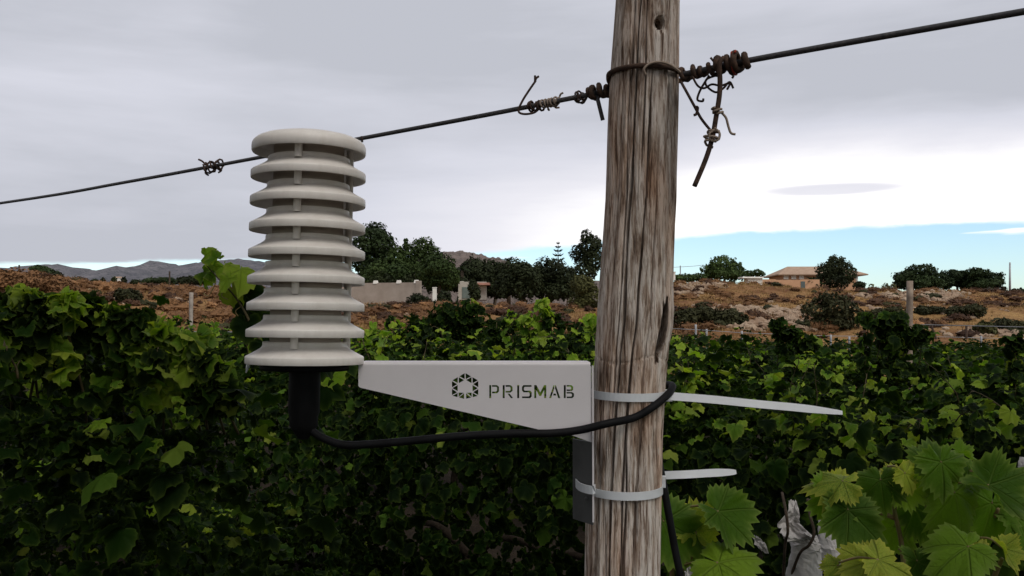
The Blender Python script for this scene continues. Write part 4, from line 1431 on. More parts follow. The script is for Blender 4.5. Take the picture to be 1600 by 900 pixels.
def build_bracket():
    u = BR_Y / FPX
    x0, z_top = 560, 568.0

    def L(px, py):      # panel coordinates in metres
        return ((px - 740) * u, (HOR - py) * u + (EYE - 1.69))
    root = empty('mounting_bracket', (P(740, HOR, BR_Y).x, BR_Y, 1.69), 'white painted metal bracket arm with cut-out logo fixed to the post', 'bracket')
    cu = bpy.data.curves.new('arm_plate', 'CURVE')
    cu.dimensions = '2D'
    cu.fill_mode = 'BOTH'
    cu.extrude = 0.0009
    cu.resolution_u = 1

    def poly(pts):
        s = cu.splines.new('POLY')
        s.points.add(len(pts) - 1)
        for p, q in zip(s.points, pts):
            p.co = (q[0], q[1], 0, 1)
        s.use_cyclic_u = True
    outline = [(561, 570.5), (921, 570.5), (923.5, 573)] + [(923.5, 640), (923.5, 668)] + [(920, 671.5), (850, 671.5), (842, 670)] + [(563.5, 605), (561, 602)]
    poly([L(*p) for p in outline])
    # lettering
    h = 20.4
    starts = {'P': 764.5, 'R': 785.5, 'I': 808.0, 'S': 815.5, 'M': 834.5, 'A': 857.5, 'B': 880.5}
    for ch, sx in starts.items():
        for pc in GLYPH[ch][1]:
            poly([L(sx + x * h * 0.85, 621.6 - y * h) for x, y in pc])
    # emblem: a ring of triangles round a hexagon, open at the foot
    cx, cy, ro, rin = 727.0, 606.0, 24.5, 12.5

    def hexp(r, k):
        a = R(90 + 60 * k)
        return (cx + r * math.cos(a), cy - r * math.sin(a))

    def shrink(t, g):
        mx, my = sum(p[0] for p in t) / 3, sum(p[1] for p in t) / 3
        return [(mx + (p[0] - mx) * g, my + (p[1] - my) * g) for p in t]
    for k in (0, 1, 4, 5, 2, 3):
        o0, o1, i0, i1 = hexp(ro, k), hexp(ro, k + 1), hexp(rin, k), hexp(rin, k + 1)
        if k in (2, 3):       # the two lower sides fold upward into a pointed notch
            lift = 7.0
            if k == 2:
                o1 = (o1[0] - 0.8, o1[1] - lift); i1 = (i1[0] - 0.8, i1[1] - lift + 1)
            else:
                o0 = (o0[0] + 0.8, o0[1] - lift); i0 = (i0[0] + 0.8, i0[1] - lift + 1)
        om = ((o0[0] + o1[0]) / 2, (o0[1] + o1[1]) / 2)
        for t in ((o0, i0, om), (i0, i1, om), (i1, o1, om)):
            t = shrink(t, 0.80)
            poly([L(*p) for p in t])
    tmp = bpy.data.objects.new('arm_plate_curve', cu)
    COL.objects.link(tmp)
    dg = bpy.context.evaluated_depsgraph_get()
    dg.update()
    me = bpy.data.meshes.new_from_object(tmp.evaluated_get(dg))
    bpy.data.objects.remove(tmp)
    me.materials.clear()
    me.materials.append(M_BRACKET)
    rot = Matrix.Rotation(math.pi / 2, 4, 'X')
    me.transform(rot)
    me.name = 'arm_plate'
    o = bpy.data.objects.new('arm_plate', me)
    COL.objects.link(o)
    o.parent = root

    # bent top flange running back and on under the shield
    def prof(x0_, x1_, pts, name, mat=M_BRACKET):
        m = MB()
        n = len(pts)
        vs = [(x0_, y, z) for y, z in pts] + [(x1_, y, z) for y, z in pts]
        fs = [(i, (i + 1) % n, n + (i + 1) % n, n + i) for i in range(n)]
        fs = [tuple(reversed(f)) for f in fs]
        fs += [tuple(range(n)), tuple(reversed(range(n, 2 * n)))]
        m.add(vs, fs)
        return m.build(name, mat, root, False, True)
    zt = L(0, 570.5)[1]
    arc_o = [(-0.0009 + 0.004 * (1 - math.cos(a)), zt + 0.0032 * math.sin(a)) for a in np.linspace(0, math.pi / 2, 6)]
    arc_i = [(0.0009 + 0.0022 * (1 - math.cos(a)), zt + 0.0014 * math.sin(a)) for a in np.linspace(0, math.pi / 2, 6)]
    prof(L(561, 0)[0], L(922, 0)[0], arc_o + [(0.046, zt + 0.0032), (0.046, zt + 0.0014)] + arc_i[::-1], 'top_flange')
    m = MB()
    xc = P(476.5, 568, SH_Y).x - root.location.x
    m.box(((L(561, 0)[0] + xc - 0.03) / 2, 0.022, zt + 0.0020), (abs(L(561, 0)[0] - (xc - 0.03)), 0.036, 0.0016))
    m.build('shield_seat', M_BRACKET, root, False, True)
    # back plate folded along the right edge: a strip beside the post that runs on below the arm
    xr = L(923.5, 0)[0]
    m = MB()
    near = Vector((xr + 0.0012, -0.0012, 0)); far = Vector((xr - 0.0175, 0.030, 0))
    z1, z0 = L(0, 571)[1], L(0, 817)[1]
    m.box((near.x + 0.0002, near.y + 0.0006, (z1 + L(0, 812)[1]) / 2), (0.0018, 0.004, z1 - L(0, 812)[1]))
    m.build('front_lip', M_BRACKET, root, False, True)
    d = (far - near)
    m = MB()
    zr = L(0, 690)[1]
    zc = (zr + z0) / 2
    m.box(((near.x + far.x) / 2, (near.y + far.y) / 2 + 0.0022, zc), (d.length, 0.0016, zr - z0), math.atan2(d.y, d.x))
    m.build('back_plate', M_STEEL, root, False, True)
    # small slanted gusset closing the arm's foot above the dark plate
    m = MB()
    a, b_, c = L(902, 681), L(924, 690.5), L(924, 672)
    e = L(872, 672)
    vs = [(e[0], 0.004, e[1]), (a[0] - 0.001, 0.026, a[1] - .003), (b_[0], 0.002, b_[1]), (c[0], 0.0015, c[1])]
    vs += [(x, y + 0.0015, z) for x, y, z in vs]
    m.add(vs, [(0, 1, 2, 3), (7, 6, 5, 4), (0, 4, 5, 1), (1, 5, 6, 2), (2, 6, 7, 3), (3, 7, 4, 0)])
    m.build('gusset', M_BRACKET, root, False, True)
    m = MB()
    m.lathe([(0.0002, 0.0016), (0.0016, 0.0012), (0.002, 0)], 12)
    o = m.build('rivet', M_STEEL, root, True, True)
    p = near.lerp(far, 0.3)
    o.location = (p.x - 0.0008, p.y - 0.001, L(0, 778)[1])
    o.rotation_euler = (math.pi / 2, 0, -R(58))


build_bracket()


# ------------------------------------------------------------------ cable and ties
def strip(m, pts, ups, w, th):
    """flat band along pts, w wide along ups, th thick"""
    pts = [Vector(p) for p in pts]
    vs = []
    k = len(pts)
    for i, p in enumerate(pts):
        t = (pts[min(i + 1, k - 1)] - pts[max(i - 1, 0)]).normalized()
        up = Vector(ups[i] if isinstance(ups, list) else ups)
        up = (up - t * up.dot(t)).normalized()
        n = t.cross(up)
        ww = w[i] if hasattr(w, '__len__') else w
        vs += [p + up * ww / 2 - n * th / 2, p + up * ww / 2 + n * th / 2, p - up * ww / 2 + n * th / 2, p - up * ww / 2 - n * th / 2]
    fs = []
    for i in range(k - 1):
        for j in range(4):
            a, b = i * 4 + j, i * 4 + (j + 1) % 4
            fs.append((a, a + 4, b + 4, b))
    fs += [(0, 1, 2, 3), tuple(reversed(range(4 * k - 4, 4 * k)))]
    m.add(vs, fs)


def build_ties():
    # upper tie
    root = empty('cable_tie', post_point(617, 60), 'upper white cable tie on the post with a long tail pointing right', 'cable tie', 'white cable ties')
    m = MB()
    ring = [post_point(614.5 + 2.0 * math.cos(R(a - 20)), a, 0.0012) for a in range(-100, 262, 8)]
    strip(m, ring, (0, 0, 1), 0.0088, 0.0014)
    m.build('band', M_NYLON, root, False)
    m = MB()
    p = post_point(616, 76, 0.003)
    m.box(p, (0.008, 0.012, 0.0125), R(12))
    m.build('head', M_NYLON, root, False)
    m = MB()
    tail = smooth_path([P(1038, 618.5, 0.985), P(1110, 624, 0.99), P(1180, 631, 1.0), P(1250, 637.5, 1.01), P(1316, 645, 1.02)], 6)
    ww = [0.0090] * (len(tail) - 5) + [0.0082, 0.0073, 0.0064, 0.0055, 0.0044]
    strip(m, tail, (0.05, 0.3, 1), ww, 0.0014)
    m.build('tail', M_NYLON, root, False)
    # lower tie, passing over the back plate
    root = empty('cable_tie', post_point(762, 60), 'white cable tie around post foot and dark bracket plate, lower of two', 'cable tie', 'white cable ties')
    m = MB()
    ring = [P(903, 745, 1.01), P(899.5, 753, 0.985), P(905, 760, 0.968), P(915, 764, 0.955), P(926, 766, 0.948), P(929.5, 763.5, 0.950)] + [post_point(760.0 + 2 * math.cos(R(a)), a, 0.0014) for a in range(-62, 262, 8)]
    strip(m, smooth_path(ring, 2), (0, 0, 1), 0.0088, 0.0014)
    m.build('band', M_NYLON, root, False)
    m = MB()
    p = post_point(752, 100, 0.004)
    m.box(p, (0.007, 0.011, 0.012), R(-10))
    m.build('head', M_NYLON, root, False)
    m = MB()
    tail = smooth_path([P(1031, 743, 1.03), P(1070, 741.5, 1.03), P(1112, 739, 1.04), P(1150, 737.5, 1.05)], 6)
    ww = [0.0092] * (len(tail) - 5) + [0.0088, 0.0082, 0.0074, 0.0064, 0.0046]
    strip(m, tail, (0.0, 0.35, 1), ww, 0.0015)
    m.build('tail', M_NYLON, root, False)


build_ties()


def build_cable():
    pts = [P(478, 655, 0.95), P(484, 668, 0.948), P(500, 682, 0.945), P(535, 694.5, 0.94), P(580, 694, 0.937), P(650, 688, 0.934), P(720, 681.5, 0.933), P(800, 677.5, 0.934), P(860, 677, 0.938), P(905, 672, 0.94), P(950, 661.5, 0.940)]
    pts += [post_point(646, 0, 0.0052), post_point(632, 26, 0.0052), post_point(618, 52, 0.0055), post_point(608, 76, 0.0075), post_point(602, 98, 0.0095), post_point(606, 130, 0.008), post_point(630, 165, 0.007), post_point(665, 160, 0.007), post_point(700, 125, 0.007)]
    pts += [P(1031, 728, 1.03), P(1037, 760, 1.015), P(1046, 810, 1.01), P(1054, 855, 1.01), P(1064, 905, 1.01), P(1078, 990, 1.03), P(1080, 1300, 1.05)]
    b = MB()
    b.tube(smooth_path(pts, 8), 0.0042, 14)
    o = b.build('sensor_cable', M_BLACK, None, True)
    tag(o, 'black rubber cable looping from the shield under the bracket and round the post', 'cable')


build_cable()


# ------------------------------------------------------------------ background trees, shrubs
def set_clump(o, cl):
    at = o.data.attributes.new('clump', 'FLOAT', 'POINT')
    at.data.foreach_set('value', np.asarray(cl, np.float32))


def crown_mesh(lobes, n, size, seed, flat=1.0, inner=0.55, loose=0.6):
    rg = np.random.default_rng(seed)
    tot = sum(l[3] * l[4] for l in lobes)
    vs, fs, cl = [], [], []
    for (cx, cy, cz, rx, rz) in lobes:
        k = max(int(n * rx * rz / tot), 6)
        tone = rg.random()
        cl += [tone] * (4 * k)
        d = rg.normal(0, 1, (k, 3))
        d /= np.linalg.norm(d, axis=1)[:, None]
        nz = fbm(d[:, 0] * 2.2 + cx * 3 + 40, d[:, 1] * 2.2 + d[:, 2] * 2.7 + cz * 3, seed, 3)
        rho = rg.uniform(inner, 1.0, k) ** 0.6 * (0.42 + 1.12 * nz)
        c = np.stack([cx + d[:, 0] * rho * rx, cy + d[:, 1] * rho * rx * flat, cz + d[:, 2] * rho * rz], -1)
        for i in range(k):
            nn = d[i] + rg.normal(0, loose, 3) + np.array([0, 0, 0.35])
            nn /= np.linalg.norm(nn)
            a = np.cross(nn, rg.normal(0, 1, 3)); a /= np.linalg.norm(a)
            b = np.cross(nn, a)
            s = size * rg.uniform(0.6, 1.3)
            bse = len(vs)
            vs += [c[i] - a * s * 0.5, c[i] + b * s * 0.32 + nn * s * .08, c[i] + a * s * 0.5, c[i] - b * s * 0.32 + nn * s * .08]
            fs.append((bse, bse + 1, bse + 2, bse + 3))
    return [tuple(v) for v in vs], fs, cl


TREE_N = 0


def tree(name, label, cat, px, y, py_top, py_base, lobes, n, size, mat, group=None, trunk=0.16, sink=0.0, trunk_px=None):
    """lobes in pixels relative to (px, py_base): (dx, dy up, half width, half height)"""
    global TREE_N
    TREE_N += 1
    u = y / FPX
    base = P(px, py_base, y)
    g = gh(base.x, base.y)
    foot = Vector((base.x, y, min(base.z, g) - 0.15))
    root = empty(name, foot, label, cat, group)
    L3 = []
    rg = np.random.default_rng(400 + TREE_N)
    for (dx, dy, hw, hh) in lobes:
        L3.append((base.x + dx * u, y + rg.uniform(-0.4, 0.4) * hw * u, base.z + dy * u, hw * u, hh * u))
    vs, fs, cl = crown_mesh(L3, int(n * 1.9), size * 1.12, 300 + TREE_N)
    m = MB(); m.add(vs, fs)
    c = m.build('crown', mat, root)
    set_clump(c, cl)
    if trunk:
        m = MB()
        zc = base.z + 0.35 * (base.z + lobes[0][1] * u - base.z)
        tops = [Vector((l[0], l[1], l[2] - 0.1 * l[4])) for l in L3]
        fork = Vector((base.x + 0.15, y, max(zc, foot.z + 0.6)))
        m.tube(smooth_path([foot, foot.lerp(fork, 0.5) + Vector((0.08, 0, 0)), fork], 4), [trunk * (1.2 - 0.045 * i) for i in range(9)], 8)
        for t in tops[:7]:
            m.tube(smooth_path([fork, fork.lerp(t, 0.5) + Vector((rg.normal(0, .15), 0, 0.1)), t], 3), [trunk * 0.55, trunk * .5, trunk * .42, trunk * .35, trunk * .3, trunk * .22, trunk * .12], 6)
        m.build('trunk', M_TRUNK, root, True)
    return root


tree('pine_tree', 'tall rounded dark pine right behind the white shield', 'pine tree', 585, 96, 346, 447, [(-2, 78, 26, 22), (14, 66, 20, 18), (-16, 62, 20, 18), (20, 44, 22, 14), (-12, 38, 24, 20), (8, 22, 30, 20)], 3800, 0.34, M_PINE)
tree('broad_tree', 'bushy green tree with two pointed heads right of the rounded pine', 'tree', 640, 90, 372, 447, [(-20, 40, 18, 22), (-2, 46, 16, 20), (20, 58, 17, 18), (34, 44, 16, 20), (4, 24, 32, 22), (-22, 18, 22, 18), (-6, 66, 3, 10)], 4200, 0.28, M_BROAD)
tree('pepper_tree', 'rounded weeping tree behind the end of the rendered wall', 'tree', 684, 84, 395, 452, [(0, 36, 24, 20), (-16, 26, 18, 20), (18, 24, 17, 22), (2, 14, 28, 16)], 3400, 0.24, M_BROAD)
tree('broad_tree', 'tree with domed crown above the small white farm building', 'tree', 742, 92, 402, 452, [(0, 32, 20, 17), (-12, 22, 16, 18), (14, 20, 16, 20)], 2400, 0.26, M_DARK)
tree('carob_tree', 'wide dark carob tree left of the double trunked one', 'carob tree', 812, 70, 402, 476, [(-6, 50, 28, 20), (14, 42, 24, 24), (-22, 36, 18, 22), (2, 26, 34, 18)], 3600, 0.22, M_DARK, trunk=0.13)
tree('carob_tree', 'wide dark carob tree nearest the wooden post, under the star shaped conifer', 'carob tree', 858, 72, 402, 476, [(-2, 52, 26, 20), (20, 42, 24, 22), (-18, 38, 20, 22), (8, 24, 36, 18)], 3600, 0.22, M_DARK, trunk=0.13)
tree('broad_tree', 'dark tree filling the gap left of the double carobs', 'tree', 772, 94, 405, 460, [(-6, 40, 15, 15), (10, 34, 14, 18), (0, 20, 22, 18)], 2200, 0.26, M_DARK)
tree('broad_tree', 'green tree low behind the rendered wall close to the shield', 'tree', 608, 88, 405, 450, [(-14, 26, 22, 16), (12, 22, 20, 16), (-30, 16, 18, 16)], 2600, 0.26, M_BROAD)
tree('feathery_tree', 'tall feathery tree just left of the wooden post', 'tree', 918, 90, 360, 440, [(-2, 70, 9, 12), (14, 60, 9, 12), (4, 52, 18, 18), (-14, 44, 13, 16), (10, 34, 22, 20), (-4, 16, 24, 16)], 2600, 0.24, M_DARK)
tree('olive_shrub', 'olive green rounded shrub touching the left side of the post', 'shrub', 914, 62, 428, 492, [(-2, 44, 20, 18), (8, 26, 20, 20), (-8, 18, 18, 16)], 2400, 0.16, M_OLIVE, trunk=0.06)
tree('dark_bush', 'low dark bush at the foot of the rendered wall', 'bush', 657, 57, 459, 483, [(-4, 13, 15, 11), (9, 10, 11, 9)], 1100, 0.14, M_DARK, trunk=0.04)
tree('dark_bush', 'dark bush right beside the white pillar', 'bush', 694, 58, 452, 484, [(0, 16, 12, 14), (5, 8, 12, 8)], 900, 0.15, M_DARK, trunk=0.04)
tree('dark_bush', 'dark foliage hanging in front of the farm building door', 'bush', 739, 78, 0, 470, [(0, 22, 8, 12), (3, 10, 9, 10)], 800, 0.18, M_DARK, trunk=0.05)
for px, w, yb, h, m_, lab in ((770, 34, 466, 22, M_DARK, 'low dark hedge between the farm building and the carobs'), (884, 36, 466, 40, M_DARK, 'dark bushes behind the carob trees near the post'), (612, 44, 452, 26, M_DARK, 'dark undergrowth along the top of the rendered wall'), (700, 40, 456, 26, M_DARK, 'dark undergrowth under the weeping tree')):
    tree('bush_row', lab, 'bushes', px, 88, 0, yb, [(-w * .5, h * .5, w * .5, h * .55), (w * .4, h * .45, w * .5, h * .5), (0, h * .6, w * .5, h * .5)], 1600, 0.26, m_, trunk=0.05)
tree('broad_tree', 'rounded green tree alone on the ridge right of the post', 'tree', 1130, 108, 401, 438, [(-2, 22, 22, 16), (-16, 15, 16, 14), (18, 15, 16, 15), (4, 10, 28, 10)], 3000, 0.28, M_BROAD)
tree('small_tree', 'small sparse tree left of the ochre house', 'tree', 1180, 112, 420, 436, [(-8, 8, 10, 6), (6, 9, 9, 6)], 420, 0.26, M_BROAD, trunk=0.06)
tree('bush_row', 'low green hedge on the ridge next to the post', 'bushes', 1074, 105, 425, 440, [(-16, 6, 14, 5), (2, 6, 14, 6), (18, 7, 14, 6)], 900, 0.26, M_BROAD, trunk=0.05)
tree('conifer_tree', 'bushy dark tree standing in front of the ochre house', 'tree', 1306, 108, 402, 450, [(-2, 34, 16, 15), (-16, 24, 16, 16), (14, 24, 16, 18), (0, 12, 28, 14), (-6, 44, 5, 7), (8, 42, 5, 6)], 3200, 0.25, M_DARK)
tree('dark_bush', 'small round bush below the house porch', 'bush', 1344, 106, 440, 452, [(0, 6, 9, 6)], 400, 0.22, M_DARK, trunk=0.05)
tree('pine_tree', 'broadest umbrella pine of the group on the right ridge', 'pine tree', 1440, 110, 413, 458, [(0, 34, 22, 11), (-22, 24, 20, 11), (20, 22, 20, 12), (-30, 14, 14, 9), (0, 16, 30, 12)], 3600, 0.30, M_PINE, 'umbrella pines on the right ridge')
tree('pine_tree', 'middle umbrella pine of the group on the right ridge', 'pine tree', 1494, 112, 420, 458, [(0, 27, 18, 10), (-14, 17, 14, 10), (14, 16, 14, 11)], 2200, 0.30, M_PINE, 'umbrella pines on the right ridge')
tree('pine_tree', 'tall umbrella pine at right end of the ridge group', 'pine tree', 1533, 110, 418, 458, [(-8, 29, 17, 10), (12, 23, 18, 11), (0, 14, 26, 10)], 2600, 0.30, M_PINE, 'umbrella pines on the right ridge')
tree('dark_bush', 'low dark bush at the foot of the grey lamp pole', 'bush', 1582, 108, 446, 464, [(-18, 10, 9, 8), (8, 7, 16, 6)], 600, 0.26, M_DARK, trunk=0.05)
for px, lab in ((1384, 'thin wispy sapling left of the umbrella pines'), (1362, 'thin wispy sapling right of the house porch'), (1396, 'tiny sapling touching the broadest umbrella pine')):
    tree('sapling', lab, 'sapling', px, 108, 440, 458, [(0, 8, 6, 8)], 70, 0.25, M_OLIVE, trunk=0.04)
tree('pine_tree', 'umbrella pine rising over the left mound', 'pine tree', 62, 62, 411, 438, [(-2, 17, 15, 7), (10, 11, 14, 7), (-10, 8, 14, 7)], 1800, 0.18, M_PINE)
tree('dark_bush', 'dark bush at the far left on top of the mound', 'bush', 8, 58, 420, 438, [(-6, 8, 14, 7), (10, 8, 12, 6)], 1000, 0.17, M_DARK, trunk=0.05)
tree('dark_bush', 'dark bush on the mound right of the umbrella pine', 'bush', 86, 60, 424, 440, [(0, 8, 11, 6)], 600, 0.17, M_DARK, trunk=0.05)
tree('pine_tree', 'flat topped pine under the distant pole', 'pine tree', 250, 118, 431, 447, [(-14, 7, 14, 5), (4, 9, 18, 5), (18, 6, 10, 5)], 1300, 0.28, M_PINE)
tree('broad_tree', 'dark rounded tree left of the vine shoot on the far slope', 'tree', 296, 112, 430, 448, [(-6, 8, 12, 7), (8, 10, 12, 7), (24, 8, 12, 6)], 1200, 0.28, M_DARK)
for px, h, lab in ((160, 11, 'short row tree at the left end of the far tree belt'), (178, 13, 'upright cypress second in the far tree belt'), (194, 12, 'upright cypress beside the pale far house'), (110, 9, 'dark low tree behind the mound'), (128, 9, 'dark low tree between the mound and the far belt'), (146, 9, 'dark low tree joining the far belt'), (212, 9, 'low tree right of the pale far house')):
    tree('cypress_tree' if h > 10 else 'far_tree', lab, 'tree', px, 140, 0, 446, [(0, h * .5, 8 if h < 11 else 4, h * .55)], 320, 0.30, M_DARK, 'trees of the far belt', trunk=0.06)


def palm(label, px, y, py_c, py_base, ln, n=26):
    u = y / FPX
    c = P(px, py_c, y)
    b = P(px, py_base, y)
    root = empty('palm_tree', (c.x, y, min(b.z, gh(b.x, y))), label, 'palm tree')
    m = MB()
    m.tube([root.location, Vector(root.location).lerp(c, 0.5), c], [0.2, 0.17, 0.17], 8)
    m.build('trunk', M_TRUNK, root, True)
    rg = np.random.default_rng(int(px))
    for i in range(n):
        az = 2 * math.pi * i / n + rg.normal(0, 0.1)
        el = rg.uniform(0.0, 1.2)
        L_ = ln * u * rg.uniform(0.8, 1.1)
        d = Vector((math.cos(az) * math.cos(el), math.sin(az) * math.cos(el), math.sin(el)))
        side = d.cross(Vector((0, 0, 1)))
        side = side.normalized() if side.length > 0.05 else Vector((1, 0, 0))
        m = MB()
        pts = [c + d * L_ * t + Vector((0, 0, -0.55 * L_ * t * t)) for t in np.linspace(0, 1, 9)]
        for k in range(8):
            p, q = pts[k], pts[k + 1]
            w = L_ * 0.16 * math.sin(math.pi * (0.15 + 0.8 * k / 8))
            for sg in (-1, 1):
                e = p.lerp(q, 0.7) + side * sg * w + (q - p) * 0.8 + Vector((0, 0, -0.3 * w))
                m.add([p, q, e], [(0, 1, 2)])
        m.build('frond', M_DARK if rg.random() < .6 else M_BROAD, root)


palm('date palm showing its spiky head above the left carob', 795, 84, 411, 470, 24)
palm('palm with drooping fronds between the weeping tree and the domed tree', 722, 88, 423, 456, 18)
palm('low spreading palm in front of the ochre house', 1268, 107, 440, 452, 22)


def star_conifer():
    y = 110
    u = y / FPX
    root = empty('star_conifer', P(872, 470, y), 'slender tiered conifer with star shaped whorls above the carob', 'conifer')
    m = MB()
    m.tube([P(872, 470, y), P(872, 420, y), P(872, 377, y)], [0.16, 0.10, 0.02], 6)
    m.build('trunk', M_TRUNK, root, True)
    for i, (py, hw) in enumerate(((380, 3), (386, 5), (392, 7.5), (399, 9), (406, 11), (414, 12), (424, 13))):
        m = MB()
        c = P(872, py, y)
        for k in range(7):
            a = 2 * math.pi * k / 7 + i * 0.5
            d = Vector((math.cos(a), math.sin(a), 0))
            e = c + d * hw * u + Vector((0, 0, 0.28 * hw * u))
            mid = c + d * hw * u * 0.5 - Vector((0, 0, 0.05 * hw * u))
            m.tube([c, mid, e], [0.05, 0.10, 0.03], 5)
        m.build('whorl', M_PINE, root)


star_conifer()

# shrubs on the slopes
SH = [
    (1095, 54, 512, [(-22, 16, 22, 14), (6, 20, 24, 14), (34, 12, 18, 12)], M_SCRUBG, 'grey green thicket on the slope just right of the post'),
    (1142, 54, 514, [(-6, 18, 18, 12), (12, 12, 16, 12)], M_SCRUBG, 'olive bush above the small white stakes'),
    (1300, 50, 522, [(-22, 36, 24, 18), (6, 42, 26, 20), (28, 28, 22, 20), (0, 18, 34, 18), (-8, 54, 16, 12)], M_SCRUBG, 'big dark bush growing in front of the cut rock bank'),
    (1385, 55, 506, [(-14, 14, 18, 10), (12, 16, 18, 10)], M_SCRUBG, 'grey green bush left of the distant grey post'),
    (1452, 58, 496, [(-10, 10, 14, 8), (10, 10, 16, 8)], M_SCRUBG, 'brown green bush right of the distant grey post'),
    (1512, 60, 500, [(-16, 12, 16, 10), (10, 14, 20, 10)], M_SCRUBG, 'wide dark bush below the umbrella pines'),
    (1540, 52, 526, [(-4, 12, 16, 10)], M_OLIVE, 'yellowish shrub near the lower fence on the right'),
    (1580, 56, 520, [(-8, 12, 18, 9), (14, 10, 14, 8)], M_SCRUBG, 'dark shrub at the right edge of the slope'),
    (32, 44, 470, [(-10, 30, 30, 20), (24, 26, 26, 18), (-24, 14, 24, 20)], M_DRY, 'large dry brown bush on the left mound'),
    (92, 46, 468, [(-6, 22, 26, 16), (14, 12, 22, 14)], M_DRY, 'dry rust coloured bush right of the big brown one'),
    (195, 48, 478, [(0, 14, 20, 13)], M_SCRUBG, 'dark dry shrub midway up the left slope'),
    (268, 46, 490, [(0, 12, 18, 11)], M_DRY, 'low brown shrub near the thin grey stake'),
]
for px, y, yb, lb, mt, lab in SH:
    y = depth_at(px, yb - 4)
    tree('shrub', lab, 'shrub', px, y, 0, yb, lb, 1500 if len(lb) > 2 else 800, 0.15, mt, None, trunk=0.03)


def slope_stuff():
    rg = np.random.default_rng(5)

    def pick(n, y_lo=0.0, y_hi=1.0, px_lo=-60, px_hi=1660):
        px = rg.uniform(px_lo, px_hi, n)
        t = rg.uniform(y_lo, y_hi, n)
        rd = np.interp(px, RIDGE_PX, RIDGE_D)
        y = 27 + (rd - 27) * t + 0.5
        x = (px - 800) / FPX * y
        return px, x, y, ground_h(x, y), t
    # straw tufts
    px, x, y, z, t = pick(16000)
    keep = fbm(x * 0.22, y * 0.22, 71, 3) > np.where(px > 980, 0.48, 0.56)
    vs, fs = [], []
    for i in np.nonzero(keep)[0]:
        h = rg.uniform(0.08, 0.26)
        for k in range(7):
            a = rg.uniform(0, 6.28)
            l = rg.uniform(0.1, 0.5) * h
            b = np.array([x[i] + rg.normal(0, 0.09), y[i] + rg.normal(0, 0.09), z[i] - 0.03])
            w = 0.022
            s = len(vs)
            vs += [tuple(b + [w * math.sin(a), -w * math.cos(a), 0]), tuple(b - [w * math.sin(a), -w * math.cos(a), 0]), tuple(b + [l * math.cos(a), l * math.sin(a), h * rg.uniform(.7, 1)])]
            fs.append((s, s + 1, s + 2))
    m = MB(); m.add(vs, fs)
    tag(m.build('dry_grass', M_STRAW), 'dry straw coloured grass over the slopes beyond the vineyard', 'grass', kind='stuff')
    # brown scrub
    for q, (nm, mat, n, th, pr, rr, lab) in enumerate((
            ('dry_scrub', M_DRY, 1000, 0.48, (-60, 960), (0.25, 0.75), 'rust brown dry scrub covering the left and middle slopes'),
            ('brown_scrub', M_DRYD, 800, 0.50, (-60, 1660), (0.25, 0.75), 'dark brown scrub in clumps across the slopes'),
            ('hillside_scrub', M_DRY, 600, 0.50, (1000, 1660), (0.2, 0.65), 'brown dry scrub scattered over the right hillside'),
            ('straw_scrub', M_STRAWB, 600, 0.53, (-60, 1660), (0.2, 0.5), 'tawny straw coloured clumps between the darker scrub'),
            ('green_scrub', M_SCRUBG, 260, 0.53, (-60, 1660), (0.25, 0.7), 'dull green low scrub scattered over the slopes'))):
        px, x, y, z, t = pick(n, 0, 1, *pr)
        f = fbm(x * 0.28 + 9 + 17 * q, y * 0.28, 81 + q, 3)
        lobes = []
        for i in np.nonzero(f > th)[0]:
            r = rg.uniform(*rr)
            lobes.append((x[i], y[i], z[i] + r * 0.2, r, r * 0.55))
        m = MB()
        cl = []
        NA, NB = 14, 6
        for (cx, cy, cz, rx, rz) in ([] if nm == 'straw_scrub' else lobes):        # a lumpy body for each clump
            tone = rg.random()
            ph = rg.uniform(0, 99)
            th_ = np.linspace(0, 2 * math.pi, NA, endpoint=False)
            el = np.linspace(-0.5, 1.35, NB)
            TH, EL = np.meshgrid(th_, el)
            rx, rz = rx * 0.62, rz * 0.55
            k = (0.55 + 0.9 * fbm(np.cos(TH) * 1.8 + ph, np.sin(TH) * 1.8 + EL * 2.2 + ph, 7, 3)) * (1 + rg.normal(0, 0.16, TH.shape))
            v = np.stack([cx + np.cos(TH) * np.cos(EL) * rx * k, cy + np.sin(TH) * np.cos(EL) * rx * k, cz + np.sin(EL) * rz * k * 1.05], -1).reshape(-1, 3).tolist()
            f_ = [(i * NA + j, i * NA + (j + 1) % NA, (i + 1) * NA + (j + 1) % NA, (i + 1) * NA + j) for i in range(NB - 1) for j in range(NA)]
            f_.append(tuple(range((NB - 1) * NA, NB * NA)))
            m.add(v, f_)
            cl += [tone] * len(v)
        vs, fs, c2 = crown_mesh(lobes, len(lobes) * 120, 0.075, 500 + n, 1.0, 0.45, 0.45)
        m.add(vs, fs)
        cl += c2
        o = m.build(nm, mat)
        set_clump(o, cl)
        tag(o, lab, 'scrub', kind='stuff')
    # loose rock
    ico = [(0, 0, 1), (.89, 0, .45), (.28, .85, .45), (-.72, .53, .45), (-.72, -.53, .45), (.28, -.85, .45), (.72, .53, -.45), (-.28, .85, -.45), (-.89, 0, -.45), (-.28, -.85, -.45), (.72, -.53, -.45), (0, 0, -1)]
    ifc = [(0, 1, 2), (0, 2, 3), (0, 3, 4), (0, 4, 5), (0, 5, 1), (1, 6, 2), (2, 7, 3), (3, 8, 4), (4, 9, 5), (5, 10, 1), (6, 7, 2), (7, 8, 3), (8, 9, 4), (9, 10, 5), (10, 6, 1), (11, 7, 6), (11, 8, 7), (11, 9, 8), (11, 10, 9), (11, 6, 10)]
    vs, fs = [], []
